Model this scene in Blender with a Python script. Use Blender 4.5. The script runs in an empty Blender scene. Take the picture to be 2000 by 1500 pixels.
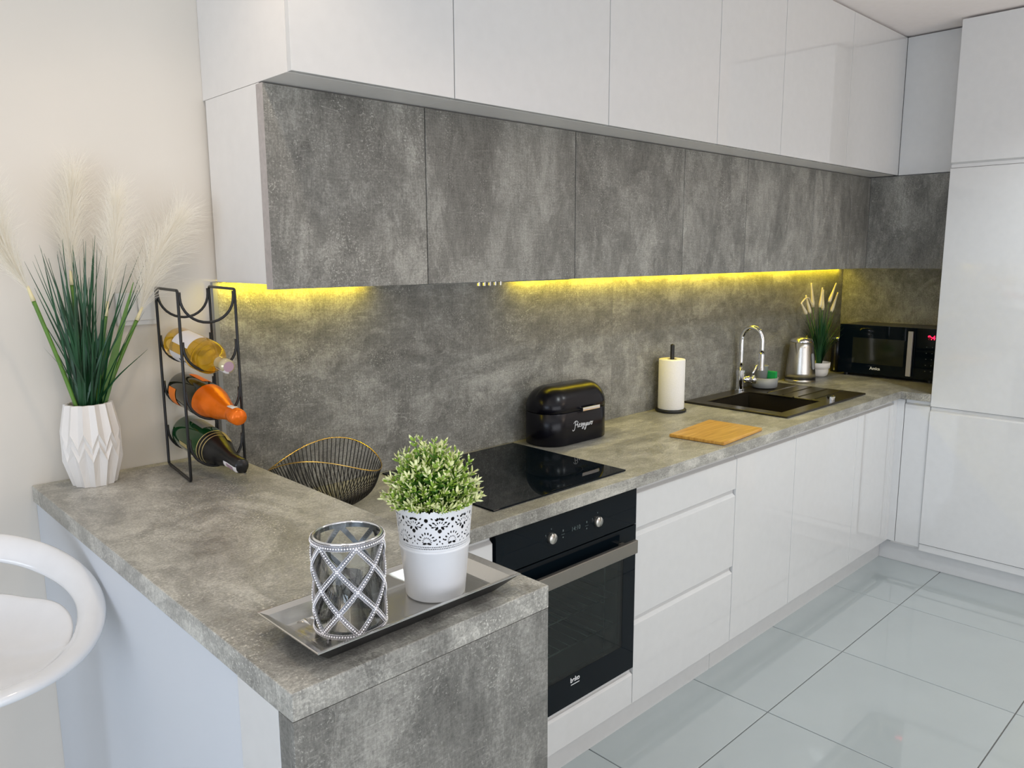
import bpy, math, random
from mathutils import Vector, Matrix
from mathutils.noise import noise as pnoise
random.seed(7)
S = bpy.context.scene
COL = S.collection
PI = math.pi

# ---------------------------------------------------------------- camera
CX, CY, CZ = -1.2349, -2.0324, 1.5782
YAW, PITCH, ROLL, FPX = 0.7657, -0.1634, -0.0047, 1526.73
F = Vector((math.sin(YAW)*math.cos(PITCH), math.cos(YAW)*math.cos(PITCH), math.sin(PITCH)))
R0 = Vector((math.cos(YAW), -math.sin(YAW), 0)); U0 = R0.cross(F)
Rv = R0*math.cos(ROLL)+U0*math.sin(ROLL); Uv = U0*math.cos(ROLL)-R0*math.sin(ROLL)
cam = bpy.data.objects.new('camera', bpy.data.cameras.new('camera')); COL.objects.link(cam)
M = Matrix((Rv, Uv, -F)).transposed().to_4x4(); M.translation = Vector((CX, CY, CZ))
cam.matrix_world = M
cam.data.sensor_width = 36; cam.data.lens = FPX/2000*36; cam.data.clip_start = 0.02
S.camera = cam

# ---------------------------------------------------------------- world, lights, exposure
W = bpy.data.worlds.new('daylight_sky'); S.world = W; W.use_nodes = True
bg = W.node_tree.nodes['Background']; bg.inputs[0].default_value = (0.72, 0.86, 1.0, 1); bg.inputs[1].default_value = 0.3
S.view_settings.view_transform = 'Standard'; S.view_settings.look = 'None'
S.view_settings.exposure = 0.0; S.view_settings.gamma = 1; S.view_settings.use_curve_mapping = False

def area(name, loc, target, sx, sy, power, col):
    l = bpy.data.lights.new(name, 'AREA'); l.shape = 'RECTANGLE'; l.size = sx; l.size_y = sy
    l.energy = power; l.color = col
    o = bpy.data.objects.new(name, l); COL.objects.link(o); o.location = loc
    o.rotation_euler = (Vector(target)-Vector(loc)).to_track_quat('-Z', 'Y').to_euler()
    return o
# daylight through the big windows of the living area
area('window_daylight_left', (-4.05, -2.6, 1.15), (0, -2.4, 0.8), 2.6, 1.7, 66, (0.74, 0.84, 1.0))
area('window_daylight_behind', (-0.6, -5.15, 1.05), (1.1, 0, 0.5), 4.0, 1.7, 60, (0.95, 0.95, 1.0))
# warm recessed ceiling spots
def spot(name, loc, power, rad=0.05, ang=2.3, col=(1.0, 0.80, 0.60)):
    l = bpy.data.lights.new(name, 'SPOT'); l.energy = power; l.color = col; l.shadow_soft_size = rad
    l.spot_size = ang; l.spot_blend = 0.6
    o = bpy.data.objects.new(name, l); COL.objects.link(o); o.location = loc
spot('ceiling_spot', (-0.60, -0.72, 2.60), 13, 0.05, 2.1)
spot('ceiling_spot', (0.9, -1.7, 2.60), 36, 0.05, 2.3, (0.90, 0.98, 1.0))
spot('ceiling_spot', (2.1, -1.7, 2.60), 48, 0.05, 2.3, (0.92, 0.98, 1.0))

# added warm point light, unseen, that brightens the ceiling and fronts
def point_fill(loc, power):
    l = bpy.data.lights.new('added_point_fill', 'POINT'); l.energy = power; l.color = (1.0, 0.80, 0.62); l.shadow_soft_size = 0.18
    o = bpy.data.objects.new('added_point_fill', l); COL.objects.link(o); o.location = loc
point_fill((1.9, -2.7, 1.80), 13)
area('added_ceiling_fill', (2.3, -3.5, 1.7), (2.4, -3.3, 2.7), 1.0, 1.0, 12, (1.0, 0.84, 0.76))  # upward fill light added to brighten the right-hand ceiling
# second added upward fill on the left, no lamp known there
area('added_ceiling_fill', (-1.9, -2.2, 1.75), (-1.8, -2.1, 2.7), 1.2, 1.2, 10, (1.0, 0.92, 0.80))

# ---------------------------------------------------------------- materials
def nm(name):
    m = bpy.data.materials.new(name); m.use_nodes = True
    return m, m.node_tree.nodes, m.node_tree.links, m.node_tree.nodes['Principled BSDF']
def mat(name, col, rough=0.5, metal=0.0, trans=0.0, ior=1.45, coat=0.0, var=0.0, vscale=30, bump=0.0, spec=0.5, emit=None, es=1.0, sss=0.0, alpha=1.0):
    m, N, L, b = nm(name)
    b.inputs['Base Color'].default_value = (*col, 1); b.inputs['Roughness'].default_value = rough
    b.inputs['Metallic'].default_value = metal; b.inputs['Transmission Weight'].default_value = trans
    b.inputs['IOR'].default_value = ior; b.inputs['Coat Weight'].default_value = coat
    b.inputs['Specular IOR Level'].default_value = spec
    if sss: b.inputs['Subsurface Weight'].default_value = sss
    if emit:
        b.inputs['Emission Color'].default_value = (*emit, 1); b.inputs['Emission Strength'].default_value = es
    tc = N.new('ShaderNodeTexCoord'); n = N.new('ShaderNodeTexNoise'); n.inputs['Scale'].default_value = vscale; n.inputs['Detail'].default_value = 5
    L.new(tc.outputs['Object'], n.inputs['Vector'])
    r = N.new('ShaderNodeValToRGB'); v = max(var, 0.015)
    r.color_ramp.elements[0].position = 0.3; r.color_ramp.elements[1].position = 0.7
    r.color_ramp.elements[0].color = (*[c*(1-v) for c in col], 1); r.color_ramp.elements[1].color = (*[min(1, c*(1+v)) for c in col], 1)
    L.new(n.outputs['Fac'], r.inputs[0]); L.new(r.outputs[0], b.inputs['Base Color'])
    if bump:
        bp = N.new('ShaderNodeBump'); bp.inputs['Strength'].default_value = bump; bp.inputs['Distance'].default_value = 0.002
        L.new(n.outputs['Fac'], bp.inputs['Height']); L.new(bp.outputs[0], b.inputs['Normal'])
    return m
def concrete(name, streak, gain=1.0, rough=0.42, tint=(1, 1, 1)):
    m, N, L, b = nm(name)
    tc = N.new('ShaderNodeTexCoord'); oi = N.new('ShaderNodeObjectInfo')
    mul = N.new('ShaderNodeVectorMath'); mul.operation = 'SCALE'; mul.inputs['Scale'].default_value = 17.0
    cmb = N.new('ShaderNodeCombineXYZ')
    for i in range(3): L.new(oi.outputs['Random'], cmb.inputs[i])
    L.new(cmb.outputs[0], mul.inputs[0])
    add = N.new('ShaderNodeVectorMath'); L.new(tc.outputs['Object'], add.inputs[0]); L.new(mul.outputs[0], add.inputs[1])
    mp = N.new('ShaderNodeMapping'); mp.inputs['Scale'].default_value = streak; L.new(add.outputs[0], mp.inputs[0])
    def noise(sc, det, ro, dis, vec=None):
        n = N.new('ShaderNodeTexNoise'); n.inputs['Scale'].default_value = sc; n.inputs['Detail'].default_value = det
        n.inputs['Roughness'].default_value = ro; n.inputs['Distortion'].default_value = dis
        L.new((vec or mp).outputs[0], n.inputs['Vector']); return n.outputs['Fac']
    def rng(x, a, c, d=0., e=1.):
        r = N.new('ShaderNodeMapRange'); r.inputs[1].default_value = a; r.inputs[2].default_value = c; r.inputs[3].default_value = d; r.inputs[4].default_value = e
        L.new(x, r.inputs[0]); return r.outputs[0]
    def math_(op, x, y=None, v=0.):
        q = N.new('ShaderNodeMath'); q.operation = op; L.new(x, q.inputs[0])
        if y is None: q.inputs[1].default_value = v
        else: L.new(y, q.inputs[1])
        return q.outputs[0]
    def stretched(sc3, rot=(0, 0, 0)):
        q = N.new('ShaderNodeMapping'); q.inputs['Scale'].default_value = sc3; q.inputs['Rotation'].default_value = rot
        L.new(add.outputs[0], q.inputs[0]); return q
    big = rng(noise(2.2, 6, 0.62, 0.8), 0.34, 0.66)
    patch = rng(noise(4.2, 9, 0.66, 0.9), 0.485, 0.535)
    med = rng(noise(13, 10, 0.80, 0.4), 0.36, 0.64)
    fine = rng(noise(210, 3, 0.8, 0.0, add), 0.36, 0.64)
    lin = rng(noise(85, 5, 0.8, 0.0, stretched((3.0, 3.0, 0.22))), 0.38, 0.62)
    lin2 = rng(noise(85, 5, 0.8, 0.0, stretched((0.22, 3.0, 3.0))), 0.38, 0.62)
    v1 = rng(math_('ABSOLUTE', math_('SUBTRACT', noise(4.2, 9, 0.66, 0.9), None, 0.487)), 0.0, 0.012, 1, 0)
    v1 = math_('MULTIPLY', v1, rng(noise(8, 5, 0.6, 0), 0.48, 0.60))
    def scratch(rot, sc):
        x = rng(math_('ABSOLUTE', math_('SUBTRACT', noise(sc, 1, 0.4, 0.15, stretched((0.12, 1.4, 1.4), rot)), None, 0.5)), 0.0, 0.007, 1, 0)
        return math_('MULTIPLY', x, rng(noise(16, 6, 0.75, 0, stretched((1, 1, 1), rot)), 0.54, 0.62))
    v2 = math_('MAXIMUM', scratch((0.5, 0.4, 0.7), 16), scratch((1.3, 2.1, 0.2), 18))
    v2 = math_('MAXIMUM', v2, scratch((0.2, 1.2, 2.3), 21))
    spk = rng(noise(240, 2, 0.6, 0.0, add), 0.585, 0.66)
    spk = math_('MULTIPLY', spk, rng(noise(9, 8, 0.75, 0.5), 0.47, 0.60))
    val = math_('ADD', math_('MULTIPLY', big, None, 0.20), math_('MULTIPLY', med, None, 0.28))
    val = math_('ADD', val, math_('MULTIPLY', patch, None, 0.13))
    val = math_('ADD', val, math_('MULTIPLY', fine, None, 0.20))
    val = math_('ADD', val, math_('MULTIPLY', lin, None, 0.11))
    val = math_('ADD', val, math_('MULTIPLY', lin2, None, 0.09))
    ramp = N.new('ShaderNodeValToRGB'); e = ramp.color_ramp.elements
    def cc(x): return (x*gain*tint[0]*1.02, x*gain*tint[1]*1.0, x*gain*tint[2]*0.90, 1)
    e[0].position = 0.20; e[0].color = cc(0.115); e[1].position = 0.82; e[1].color = cc(0.52)
    k = ramp.color_ramp.elements.new(0.5); k.color = cc(0.25)
    L.new(val, ramp.inputs[0])
    mx = N.new('ShaderNodeMix'); mx.data_type = 'RGBA'; mx.inputs[7].default_value = cc(0.62)
    hl = math_('ADD', math_('MULTIPLY', v1, None, 0.28), math_('MULTIPLY', v2, None, 0.45))
    hl = math_('ADD', hl, math_('MULTIPLY', spk, None, 0.80))
    q = N.new('ShaderNodeClamp'); L.new(hl, q.inputs[0])
    L.new(q.outputs[0], mx.inputs[0]); L.new(ramp.outputs[0], mx.inputs[6]); L.new(mx.outputs[2], b.inputs['Base Color'])
    b.inputs['Roughness'].default_value = rough
    bp = N.new('ShaderNodeBump'); bp.inputs['Strength'].default_value = 0.25; bp.inputs['Distance'].default_value = 0.0006
    L.new(fine, bp.inputs['Height']); L.new(bp.outputs[0], b.inputs['Normal'])
    return m
def wood(name):
    m, N, L, b = nm(name)
    tc = N.new('ShaderNodeTexCoord'); mp = N.new('ShaderNodeMapping'); mp.inputs['Scale'].default_value = (3, 45, 10); L.new(tc.outputs['Object'], mp.inputs[0])
    n = N.new('ShaderNodeTexNoise'); n.inputs['Scale'].default_value = 2.2; n.inputs['Detail'].default_value = 6; n.inputs['Distortion'].default_value = 0.4; L.new(mp.outputs[0], n.inputs[0])
    r = N.new('ShaderNodeValToRGB'); r.color_ramp.elements[0].position = 0.3; r.color_ramp.elements[1].position = 0.72
    r.color_ramp.elements[0].color = (0.46, 0.22, 0.035, 1); r.color_ramp.elements[1].color = (0.70, 0.40, 0.09, 1)
    L.new(n.outputs[0], r.inputs[0]); L.new(r.outputs[0], b.inputs['Base Color']); b.inputs['Roughness'].default_value = 0.4
    return m
def brushed(name, col, rough, axis):
    m, N, L, b = nm(name)
    tc = N.new('ShaderNodeTexCoord'); mp = N.new('ShaderNodeMapping'); sc = [400, 400, 400]; sc[axis] = 4; mp.inputs['Scale'].default_value = sc
    L.new(tc.outputs['Object'], mp.inputs[0])
    n = N.new('ShaderNodeTexNoise'); n.inputs['Scale'].default_value = 1; n.inputs['Detail'].default_value = 3; L.new(mp.outputs[0], n.inputs[0])
    r = N.new('ShaderNodeMapRange'); r.inputs[3].default_value = rough-0.08; r.inputs[4].default_value = rough+0.08; L.new(n.outputs[0], r.inputs[0])
    L.new(r.outputs[0], b.inputs['Roughness']); b.inputs['Base Color'].default_value = (*col, 1); b.inputs['Metallic'].default_value = 1
    return m
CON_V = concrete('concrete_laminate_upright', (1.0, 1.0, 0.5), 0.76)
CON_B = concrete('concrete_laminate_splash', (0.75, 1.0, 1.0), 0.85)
CON_T = concrete('concrete_laminate_worktop', (0.55, 1.0, 1.0), 1.12, 0.36)  # same decor as the doors, its stronger light put into the colour
CON_P = concrete('concrete_laminate_bar', (1.0, 0.7, 1.0), 1.32, 0.36)  # same decor again, colour raised for the light on the bar top
WHITE = mat('white_gloss_front', (0.66, 0.665, 0.66), 0.05, coat=0.8)
WHITE_C = mat('white_melamine', (0.80, 0.78, 0.75), 0.35)
PLASTER = mat('painted_plaster', (0.73, 0.69, 0.62), 0.75, var=0.02, vscale=3, bump=0.1)
PANEL_B = mat('painted_bar_panel', (0.62, 0.65, 0.69), 0.55, var=0.03, vscale=2)
CEIL = mat('ceiling_paint', (0.95, 0.89, 0.86), 0.8)
GROUT = mat('grout', (0.16, 0.16, 0.16), 0.8)
TILE = mat('polished_tile', (0.41, 0.46, 0.47), 0.05, var=0.04, vscale=2.5, coat=0.4)
BLACK_W = mat('black_powder_coat', (0.012, 0.012, 0.012), 0.4)
BLACK_G = mat('black_glass', (0.003, 0.006, 0.009), 0.02, spec=0.16)
BLACK_P = mat('black_plastic', (0.012, 0.012, 0.013), 0.3)
BLACK_S = mat('black_satin_enamel', (0.003, 0.003, 0.006), 0.26, spec=0.35)
SINK = mat('black_composite', (0.022, 0.018, 0.012), 0.30, bump=0.1, vscale=300)
CHROME = mat('chrome', (0.85, 0.86, 0.88), 0.06, 1.0)
STEEL = brushed('brushed_steel', (0.62, 0.60, 0.56), 0.30, 0)
STEEL_V = brushed('brushed_steel_kettle', (0.56, 0.54, 0.50), 0.30, 2)
TRAYM = brushed('satin_tray_metal', (0.66, 0.65, 0.62), 0.24, 0)
GOLD = mat('gold_wire', (0.80, 0.55, 0.18), 0.25, 1.0)
CERAM = mat('matt_white_ceramic', (0.80, 0.77, 0.73), 0.5)
WPOT = mat('white_enamel_metal', (0.80, 0.81, 0.83), 0.3)
PAPER = mat('white_paper', (0.86, 0.84, 0.80), 0.9, bump=0.6, vscale=160)
CARD = mat('cardboard_core', (0.42, 0.33, 0.22), 0.9)
WOOD = wood('bamboo')
GPLAST = mat('grey_plastic', (0.28, 0.29, 0.29), 0.4)
GREEN_S = mat('green_sponge', (0.01, 0.33, 0.08), 0.9, bump=0.5, vscale=250)
YEL_S = mat('sponge_yellow', (0.6, 0.55, 0.12), 0.9, bump=0.5, vscale=250)
BLADE = mat('dark_green_blade', (0.014, 0.070, 0.024), 0.38, var=0.4, vscale=12)
STALK = mat('green_stalk', (0.10, 0.22, 0.03), 0.4, var=0.2, vscale=20)
HUSK = mat('pale_husk', (0.78, 0.70, 0.42), 0.6)
PLUME = mat('cream_feather', (0.95, 0.92, 0.84), 0.8)
def _tl(m):
    N, L = m.node_tree.nodes, m.node_tree.links; b = N['Principled BSDF']; t_ = N.new('ShaderNodeBsdfTranslucent'); t_.inputs[0].default_value = (0.97, 0.94, 0.86, 1)
    x = N.new('ShaderNodeMixShader'); x.inputs[0].default_value = 0.5; L.new(b.outputs[0], x.inputs[1]); L.new(t_.outputs[0], x.inputs[2]); L.new(x.outputs[0], N['Material Output'].inputs[0])
_tl(PLUME)
LEAF_D = mat('leaf_deep_green', (0.055, 0.17, 0.012), 0.45, var=0.3, vscale=60)
LEAF_M = mat('leaf_yellow_green', (0.27, 0.42, 0.05), 0.45, var=0.2, vscale=60)
LEAF_L = mat('leaf_cream_tip', (0.84, 0.86, 0.46), 0.5)
CAT = mat('cream_cattail', (0.86, 0.76, 0.52), 0.8, bump=0.4, vscale=300)
def thin_glass(name, tint, refl):
    m, N, L, b = nm(name)
    tr = N.new('ShaderNodeBsdfTransparent'); gl = N.new('ShaderNodeBsdfGlossy'); gl.inputs['Roughness'].default_value = 0.02
    n = N.new('ShaderNodeTexNoise'); n.inputs['Scale'].default_value = 3; r = N.new('ShaderNodeValToRGB'); L.new(n.outputs[0], r.inputs[0])
    r.color_ramp.elements[0].color = (*[c*0.98 for c in tint], 1); r.color_ramp.elements[1].color = (*tint, 1); L.new(r.outputs[0], tr.inputs[0])
    lw = N.new('ShaderNodeLayerWeight'); lw.inputs[0].default_value = 0.12; mr = N.new('ShaderNodeMapRange'); mr.inputs[3].default_value = refl; mr.inputs[4].default_value = 0.8
    L.new(lw.outputs['Fresnel'], mr.inputs[0]); mx = N.new('ShaderNodeMixShader'); L.new(mr.outputs[0], mx.inputs[0]); L.new(tr.outputs[0], mx.inputs[1]); L.new(gl.outputs[0], mx.inputs[2])
    L.new(mx.outputs[0], N['Material Output'].inputs[0]); return m
GLASS = thin_glass('clear_glass', (0.97, 0.985, 0.985), 0.02)
FROST = thin_glass('frosted_cup', (0.80, 0.84, 0.87), 0.12)
LATT2 = mat('bright_silver', (0.75, 0.75, 0.78), 0.2, 0.9)
BEAD = mat('rhinestone', (0.93, 0.93, 0.97), 0.10, 0.85)
LATT = mat('antiqued_silver', (0.34, 0.34, 0.36), 0.22, 1.0)
WINE = mat('white_wine_glass', (0.90, 0.56, 0.03), 0.02, trans=0.8, ior=1.36)
WINE_E = mat('pale_green_glass', (0.62, 0.62, 0.30), 0.02, trans=0.85, ior=1.4)
DKGREEN = mat('dark_olive_glass', (0.012, 0.014, 0.004), 0.03, coat=0.25)
GRGLASS = mat('green_glass', (0.003, 0.050, 0.010), 0.03, coat=0.25)
ORANGE = mat('orange_foil', (0.85, 0.17, 0.005), 0.28, 0.3, bump=0.4, vscale=90)
BLKFOIL = mat('black_foil', (0.010, 0.010, 0.010), 0.3)
LABELW = mat('label_paper', (0.80, 0.76, 0.74), 0.6)
LABELO = mat('orange_label', (0.85, 0.20, 0.01), 0.5)
LABELP = mat('mauve_stamp', (0.42, 0.27, 0.32), 0.6)
LABELG = mat('gold_print', (0.66, 0.55, 0.25), 0.4, 0.5)
CLEARCAP = mat('clear_capsule', (0.55, 0.48, 0.30), 0.12, 0.3)
INK = mat('black_ink', (0.02, 0.02, 0.02), 0.7)
PRINT = mat('pale_print', (0.70, 0.71, 0.72), 0.5)
DIMPRINT = mat('grey_print', (0.09, 0.12, 0.12), 0.5)
OVENGL = thin_glass('tinted_oven_glass', (0.42, 0.50, 0.49), 0.05)
OVENIN = mat('grey_oven_enamel', (0.09, 0.11, 0.11), 0.35)
HANDLE = mat('satin_bronze_handle', (0.30, 0.28, 0.25), 0.35, 0.9)
MWH = mat('satin_silver_handle', (0.46, 0.44, 0.44), 0.45, 0.4)
REDLED = mat('red_led', (0.6, 0, 0.03), 0.5, emit=(1, 0.01, 0.05), es=4)
LEDM = mat('yellow_led_strip', (0.9, 0.8, 0.1), 0.5, emit=(1, 0.8, 0.03), es=6)
STOOLM = mat('white_gloss_abs', (0.78, 0.79, 0.80), 0.10, coat=0.5)
SWITCH = mat('white_switch_plastic', (0.72, 0.72, 0.70), 0.3)
EDGEC = mat('splash_edge_band', (0.28, 0.29, 0.29), 0.5)
EDGE_LIT = mat('lit_laminate_edge', (0.44, 0.40, 0.38), 0.5, var=0.1, vscale=90)  # door edge colour lightened to hold the light from the left
DARKGAP = mat('dark_recess', (0.02, 0.02, 0.02), 0.7)

# ---------------------------------------------------------------- mesh builder
class MB:
    def __init__(s): s.v = []; s.f = []; s.m = []; s.sm = []
    def add(s, vs, fs, mi=0, smooth=False):
        o = len(s.v); s.v += [tuple(p) for p in vs]
        for f in fs: s.f.append(tuple(o+i for i in f)); s.m.append(mi); s.sm.append(smooth)
        return s
    def box(s, x0, x1, y0, y1, z0, z1, mi=0):
        x0, x1 = min(x0, x1), max(x0, x1); y0, y1 = min(y0, y1), max(y0, y1); z0, z1 = min(z0, z1), max(z0, z1)
        v = [(x0,y0,z0),(x1,y0,z0),(x1,y1,z0),(x0,y1,z0),(x0,y0,z1),(x1,y0,z1),(x1,y1,z1),(x0,y1,z1)]
        return s.add(v, [(0,3,2,1),(4,5,6,7),(0,1,5,4),(1,2,6,5),(2,3,7,6),(3,0,4,7)], mi)
    def prism(s, poly, axis, a0, a1, mi=0, smooth=False):
        # poly: points in the two other axes (x:(y,z)  y:(x,z)  z:(x,y))
        def P(p, a): return {'x': (a, p[0], p[1]), 'y': (p[0], a, p[1]), 'z': (p[0], p[1], a)}[axis]
        n = len(poly); vs = [P(p, a0) for p in poly]+[P(p, a1) for p in poly]
        ar = sum(poly[i][0]*poly[(i+1) % n][1]-poly[(i+1) % n][0]*poly[i][1] for i in range(n))
        pos = (ar > 0) == (a1 > a0)
        if axis == 'y': pos = not pos
        fs = [tuple(range(n))[::-1], tuple(range(n, 2*n))]+[(i, (i+1) % n, n+(i+1) % n, n+i) for i in range(n)]
        if not pos: fs = [f[::-1] for f in fs]
        o = len(s.v); s.v += vs
        for k, f in enumerate(fs): s.f.append(tuple(o+i for i in f)); s.m.append(mi); s.sm.append(smooth and k > 1)
        return s
    def lathe(s, prof, c=(0, 0, 0), n=32, mi=0, smooth=True, rfun=None, mat4=None, a0=0, a1=2*PI, mfun=None):
        full = abs(a1-a0-2*PI) < 1e-6; cols = n if full else n+1
        vs = []
        for j, (r, z) in enumerate(prof):
            for i in range(cols):
                a = a0+(a1-a0)*i/n; rr = r*(rfun(a, j) if rfun else 1)
                p = Vector((rr*math.cos(a), rr*math.sin(a), z))
                if mat4: p = mat4 @ p
                vs.append((p.x+c[0], p.y+c[1], p.z+c[2]))
        o = len(s.v); s.v += vs
        for j in range(len(prof)-1):
            for i in range(n):
                k = (i+1) % cols if full else i+1
                s.f.append((o+j*cols+i, o+j*cols+k, o+(j+1)*cols+k, o+(j+1)*cols+i)); s.m.append(mfun(j) if mfun else mi); s.sm.append(smooth)
        return s
    def tube(s, pts, r, n=8, mi=0, closed=False, cap=True, taper=None):
        pts = [Vector(p) for p in pts]; m = len(pts); rings = []; up = None
        for i, p in enumerate(pts):
            if closed: t = pts[(i+1) % m]-pts[i-1]
            else: t = pts[min(i+1, m-1)]-pts[max(i-1, 0)]
            t.normalize()
            if up is None: up = Vector((0, 0, 1)) if abs(t.z) < 0.9 else Vector((1, 0, 0))
            a = t.cross(up); a.normalize(); b = a.cross(t); up = b
            rr = r*(taper(i/(m-1)) if taper else 1)
            rings.append([p+a*(rr*math.cos(2*PI*k/n))+b*(rr*math.sin(2*PI*k/n)) for k in range(n)])
        o = len(s.v)
        for q in rings: s.v += [tuple(p) for p in q]
        for i in range(m if closed else m-1):
            j = (i+1) % m
            for k in range(n):
                l = (k+1) % n; s.f.append((o+i*n+k, o+i*n+l, o+j*n+l, o+j*n+k)); s.m.append(mi); s.sm.append(True)
        if not closed and cap:
            s.f.append(tuple(o+k for k in range(n))[::-1]); s.m.append(mi); s.sm.append(False)
            s.f.append(tuple(o+(m-1)*n+k for k in range(n))); s.m.append(mi); s.sm.append(False)
        return s
    def cyl(s, c, r, z0, z1, n=32, mi=0, r1=None):
        r1 = r if r1 is None else r1
        s.lathe([(0.0001, z0), (r, z0)], (c[0], c[1], 0), n, mi, False)
        s.lathe([(r, z0), (r1, z1)], (c[0], c[1], 0), n, mi, True)
        return s.lathe([(r1, z1), (0.0001, z1)], (c[0], c[1], 0), n, mi, False)
    def ball(s, c, r, mi=0, n=8, sz=1.0):
        k = max(4, n//2)
        return s.lathe([(max(1e-5, r*math.sin(PI*i/k)), -r*sz*math.cos(PI*i/k)) for i in range(k+1)], c, n, mi, True)
def children_loc(o): return Vector(o.get('_l', (0, 0, 0)))
ABS = {}
def mk(name, mb, mats, parent=None, loc=None, bevel=0.0, bseg=2, recalc=False, auto=False):
    if not isinstance(mats, (list, tuple)): mats = [mats]
    off = ABS[parent.name] if parent else Vector(loc or (0, 0, 0))
    me = bpy.data.meshes.new(name)
    me.from_pydata([(p[0]-off.x, p[1]-off.y, p[2]-off.z) for p in mb.v], [], mb.f)
    for m in mats: me.materials.append(m)
    me.polygons.foreach_set('material_index', mb.m); me.polygons.foreach_set('use_smooth', mb.sm); me.update()
    if recalc:
        import bmesh
        b = bmesh.new(); b.from_mesh(me); bmesh.ops.remove_doubles(b, verts=b.verts, dist=1e-6); bmesh.ops.recalc_face_normals(b, faces=b.faces); b.to_mesh(me); b.free()
    o = bpy.data.objects.new(name, me); COL.objects.link(o)
    if parent: o.parent = parent
    else: o.location = off
    ABS[o.name] = off.copy()
    if bevel:
        d = o.modifiers.new('bevel', 'BEVEL'); d.width = bevel; d.segments = bseg; d.limit_method = 'ANGLE'; d.angle_limit = 0.7; d.harden_normals = False
    return o
def thing(name, label, cat, loc=(0, 0, 0), group=None):
    o = bpy.data.objects.new(name, None); COL.objects.link(o); o.location = loc; o.empty_display_size = 0.05
    o['label'] = label; o['category'] = cat
    if group: o['group'] = group
    ABS[o.name] = Vector(loc); return o
def tag(o, label, cat, group=None):
    o['label'] = label; o['category'] = cat
    if group: o['group'] = group
    return o
def struct(name, mb, m, bevel=0.0, label=None):
    o = mk(name, mb, m, bevel=bevel); o['kind'] = 'structure'
    if label: o['label'] = label
    return o
def text(name, body, size, origin, xa, ya, m, parent, thick=0.0003, shear=0.0, spacing=1.0, bold=0.0):
    cu = bpy.data.curves.new(name, 'FONT'); cu.body = body; cu.size = size; cu.extrude = thick; cu.shear = shear; cu.space_character = spacing; cu.offset = bold
    cu.align_x = 'CENTER'
    t = bpy.data.objects.new(name, cu); COL.objects.link(t)
    dg = bpy.context.evaluated_depsgraph_get(); me = bpy.data.meshes.new_from_object(t.evaluated_get(dg))
    bpy.data.objects.remove(t)
    xa = Vector(xa).normalized(); ya = Vector(ya).normalized(); na = xa.cross(ya)
    off = ABS[parent.name]; mm = Matrix((xa, ya, na)).transposed().to_4x4(); mm.translation = Vector(origin)-off
    me.transform(mm); me.materials.clear(); me.materials.append(m)
    o = bpy.data.objects.new(name, me); COL.objects.link(o); o.parent = parent; ABS[o.name] = off.copy()
    return o
def bez(p, n=16):
    # Catmull-Rom through points
    p = [Vector(q) for q in p]; P = [p[0]*2-p[1]]+p+[p[-1]*2-p[-2]]; out = []
    for i in range(1, len(P)-2):
        a, b, c, d = P[i-1], P[i], P[i+1], P[i+2]
        for k in range(n):
            t = k/n; out.append(0.5*((2*b)+(c-a)*t+(2*a-5*b+4*c-d)*t*t+(3*b-a-3*c+d)*t**3))
    out.append(p[-1]); return out

# ---------------------------------------------------------------- dimensions
H = 0.900            # worktop top
HP = 1.0568          # raised bar top
TH = 0.038
XL, XP, YE = -0.8258, -0.3745, -1.2201
XW = 3.456; CEILZ = 2.630
D = 0.6106           # worktop depth
XI = 2.824           # front edge of the right-hand worktop
YT = -0.7458         # side of tall cabinet
DC, DW = 0.3238, 0.4575
ZC1, ZC2, ZCB, ZTOP = 1.5012, 1.9658, 1.5128, 2.6255

# ---------------------------------------------------------------- room shell
X0, Y0 = -4.2, -5.3
fl = struct('floor', MB().box(X0, XW+0.1, Y0, 0.1, -0.06, -0.004), GROUT, label='pale grey polished floor tiles with dark grout joints')
tile0 = None
px_, py_ = 0.6045, 0.6045
for i in range(-7, 7):
    for j in range(-8, 2):
        xa = 0.5375+i*px_; ya = -0.840+j*py_
        xb, yb = min(xa+px_, XW), min(ya+py_, 0)
        if xa > XW-0.05 or ya > -0.02: continue
        full = abs(xb-xa-px_) < 1e-6 and abs(yb-ya-py_) < 1e-6
        if full and tile0 is not None:
            o = bpy.data.objects.new('tile', tile0.data); COL.objects.link(o); o.parent = fl
            d = o.modifiers.new('bevel', 'BEVEL'); d.width = 0.0012; d.segments = 1
            o.location = (xa, ya, 0); ABS[o.name] = Vector((0, 0, 0)); continue
        g_ = 0.0018
        o = mk('tile', MB().box(g_, xb-xa-g_, g_, yb-ya-g_, -0.008, 0.0), TILE, fl, bevel=0.0012, bseg=1)
        o.location = (xa, ya, 0)
        if full: tile0 = o
struct('wall_back', MB().box(X0, XW+0.1, 0, 0.1, -0.06, CEILZ+0.05), PLASTER)
struct('wall_right', MB().box(XW, XW+0.1, Y0, 0, -0.06, CEILZ+0.05), PLASTER)
wl = MB(); 
def wall_with_hole(mb, ax, a, b, u0, u1, z0, z1, h0, h1, hz0, hz1):
    for (p, q, r, t) in ((u0, h0, z0, z1), (h1, u1, z0, z1), (h0, h1, z0, hz0), (h0, h1, hz1, z1)):
        if q-p > 1e-4 and t-r > 1e-4:
            if ax == 'x': mb.box(a, b, p, q, r, t)
            else: mb.box(p, q, a, b, r, t)
wall_with_hole(wl, 'x', X0, X0+0.1, Y0, 0, -0.06, CEILZ+0.05, -3.9, -1.3, 0.3, 2.4)
struct('wall_left', wl, PLASTER)
wf = MB(); wall_with_hole(wf, 'y', Y0, Y0+0.1, X0, XW, -0.06, CEILZ+0.05, -2.6, 1.4, 0.2, 2.4)
struct('wall_front', wf, PLASTER)
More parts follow.
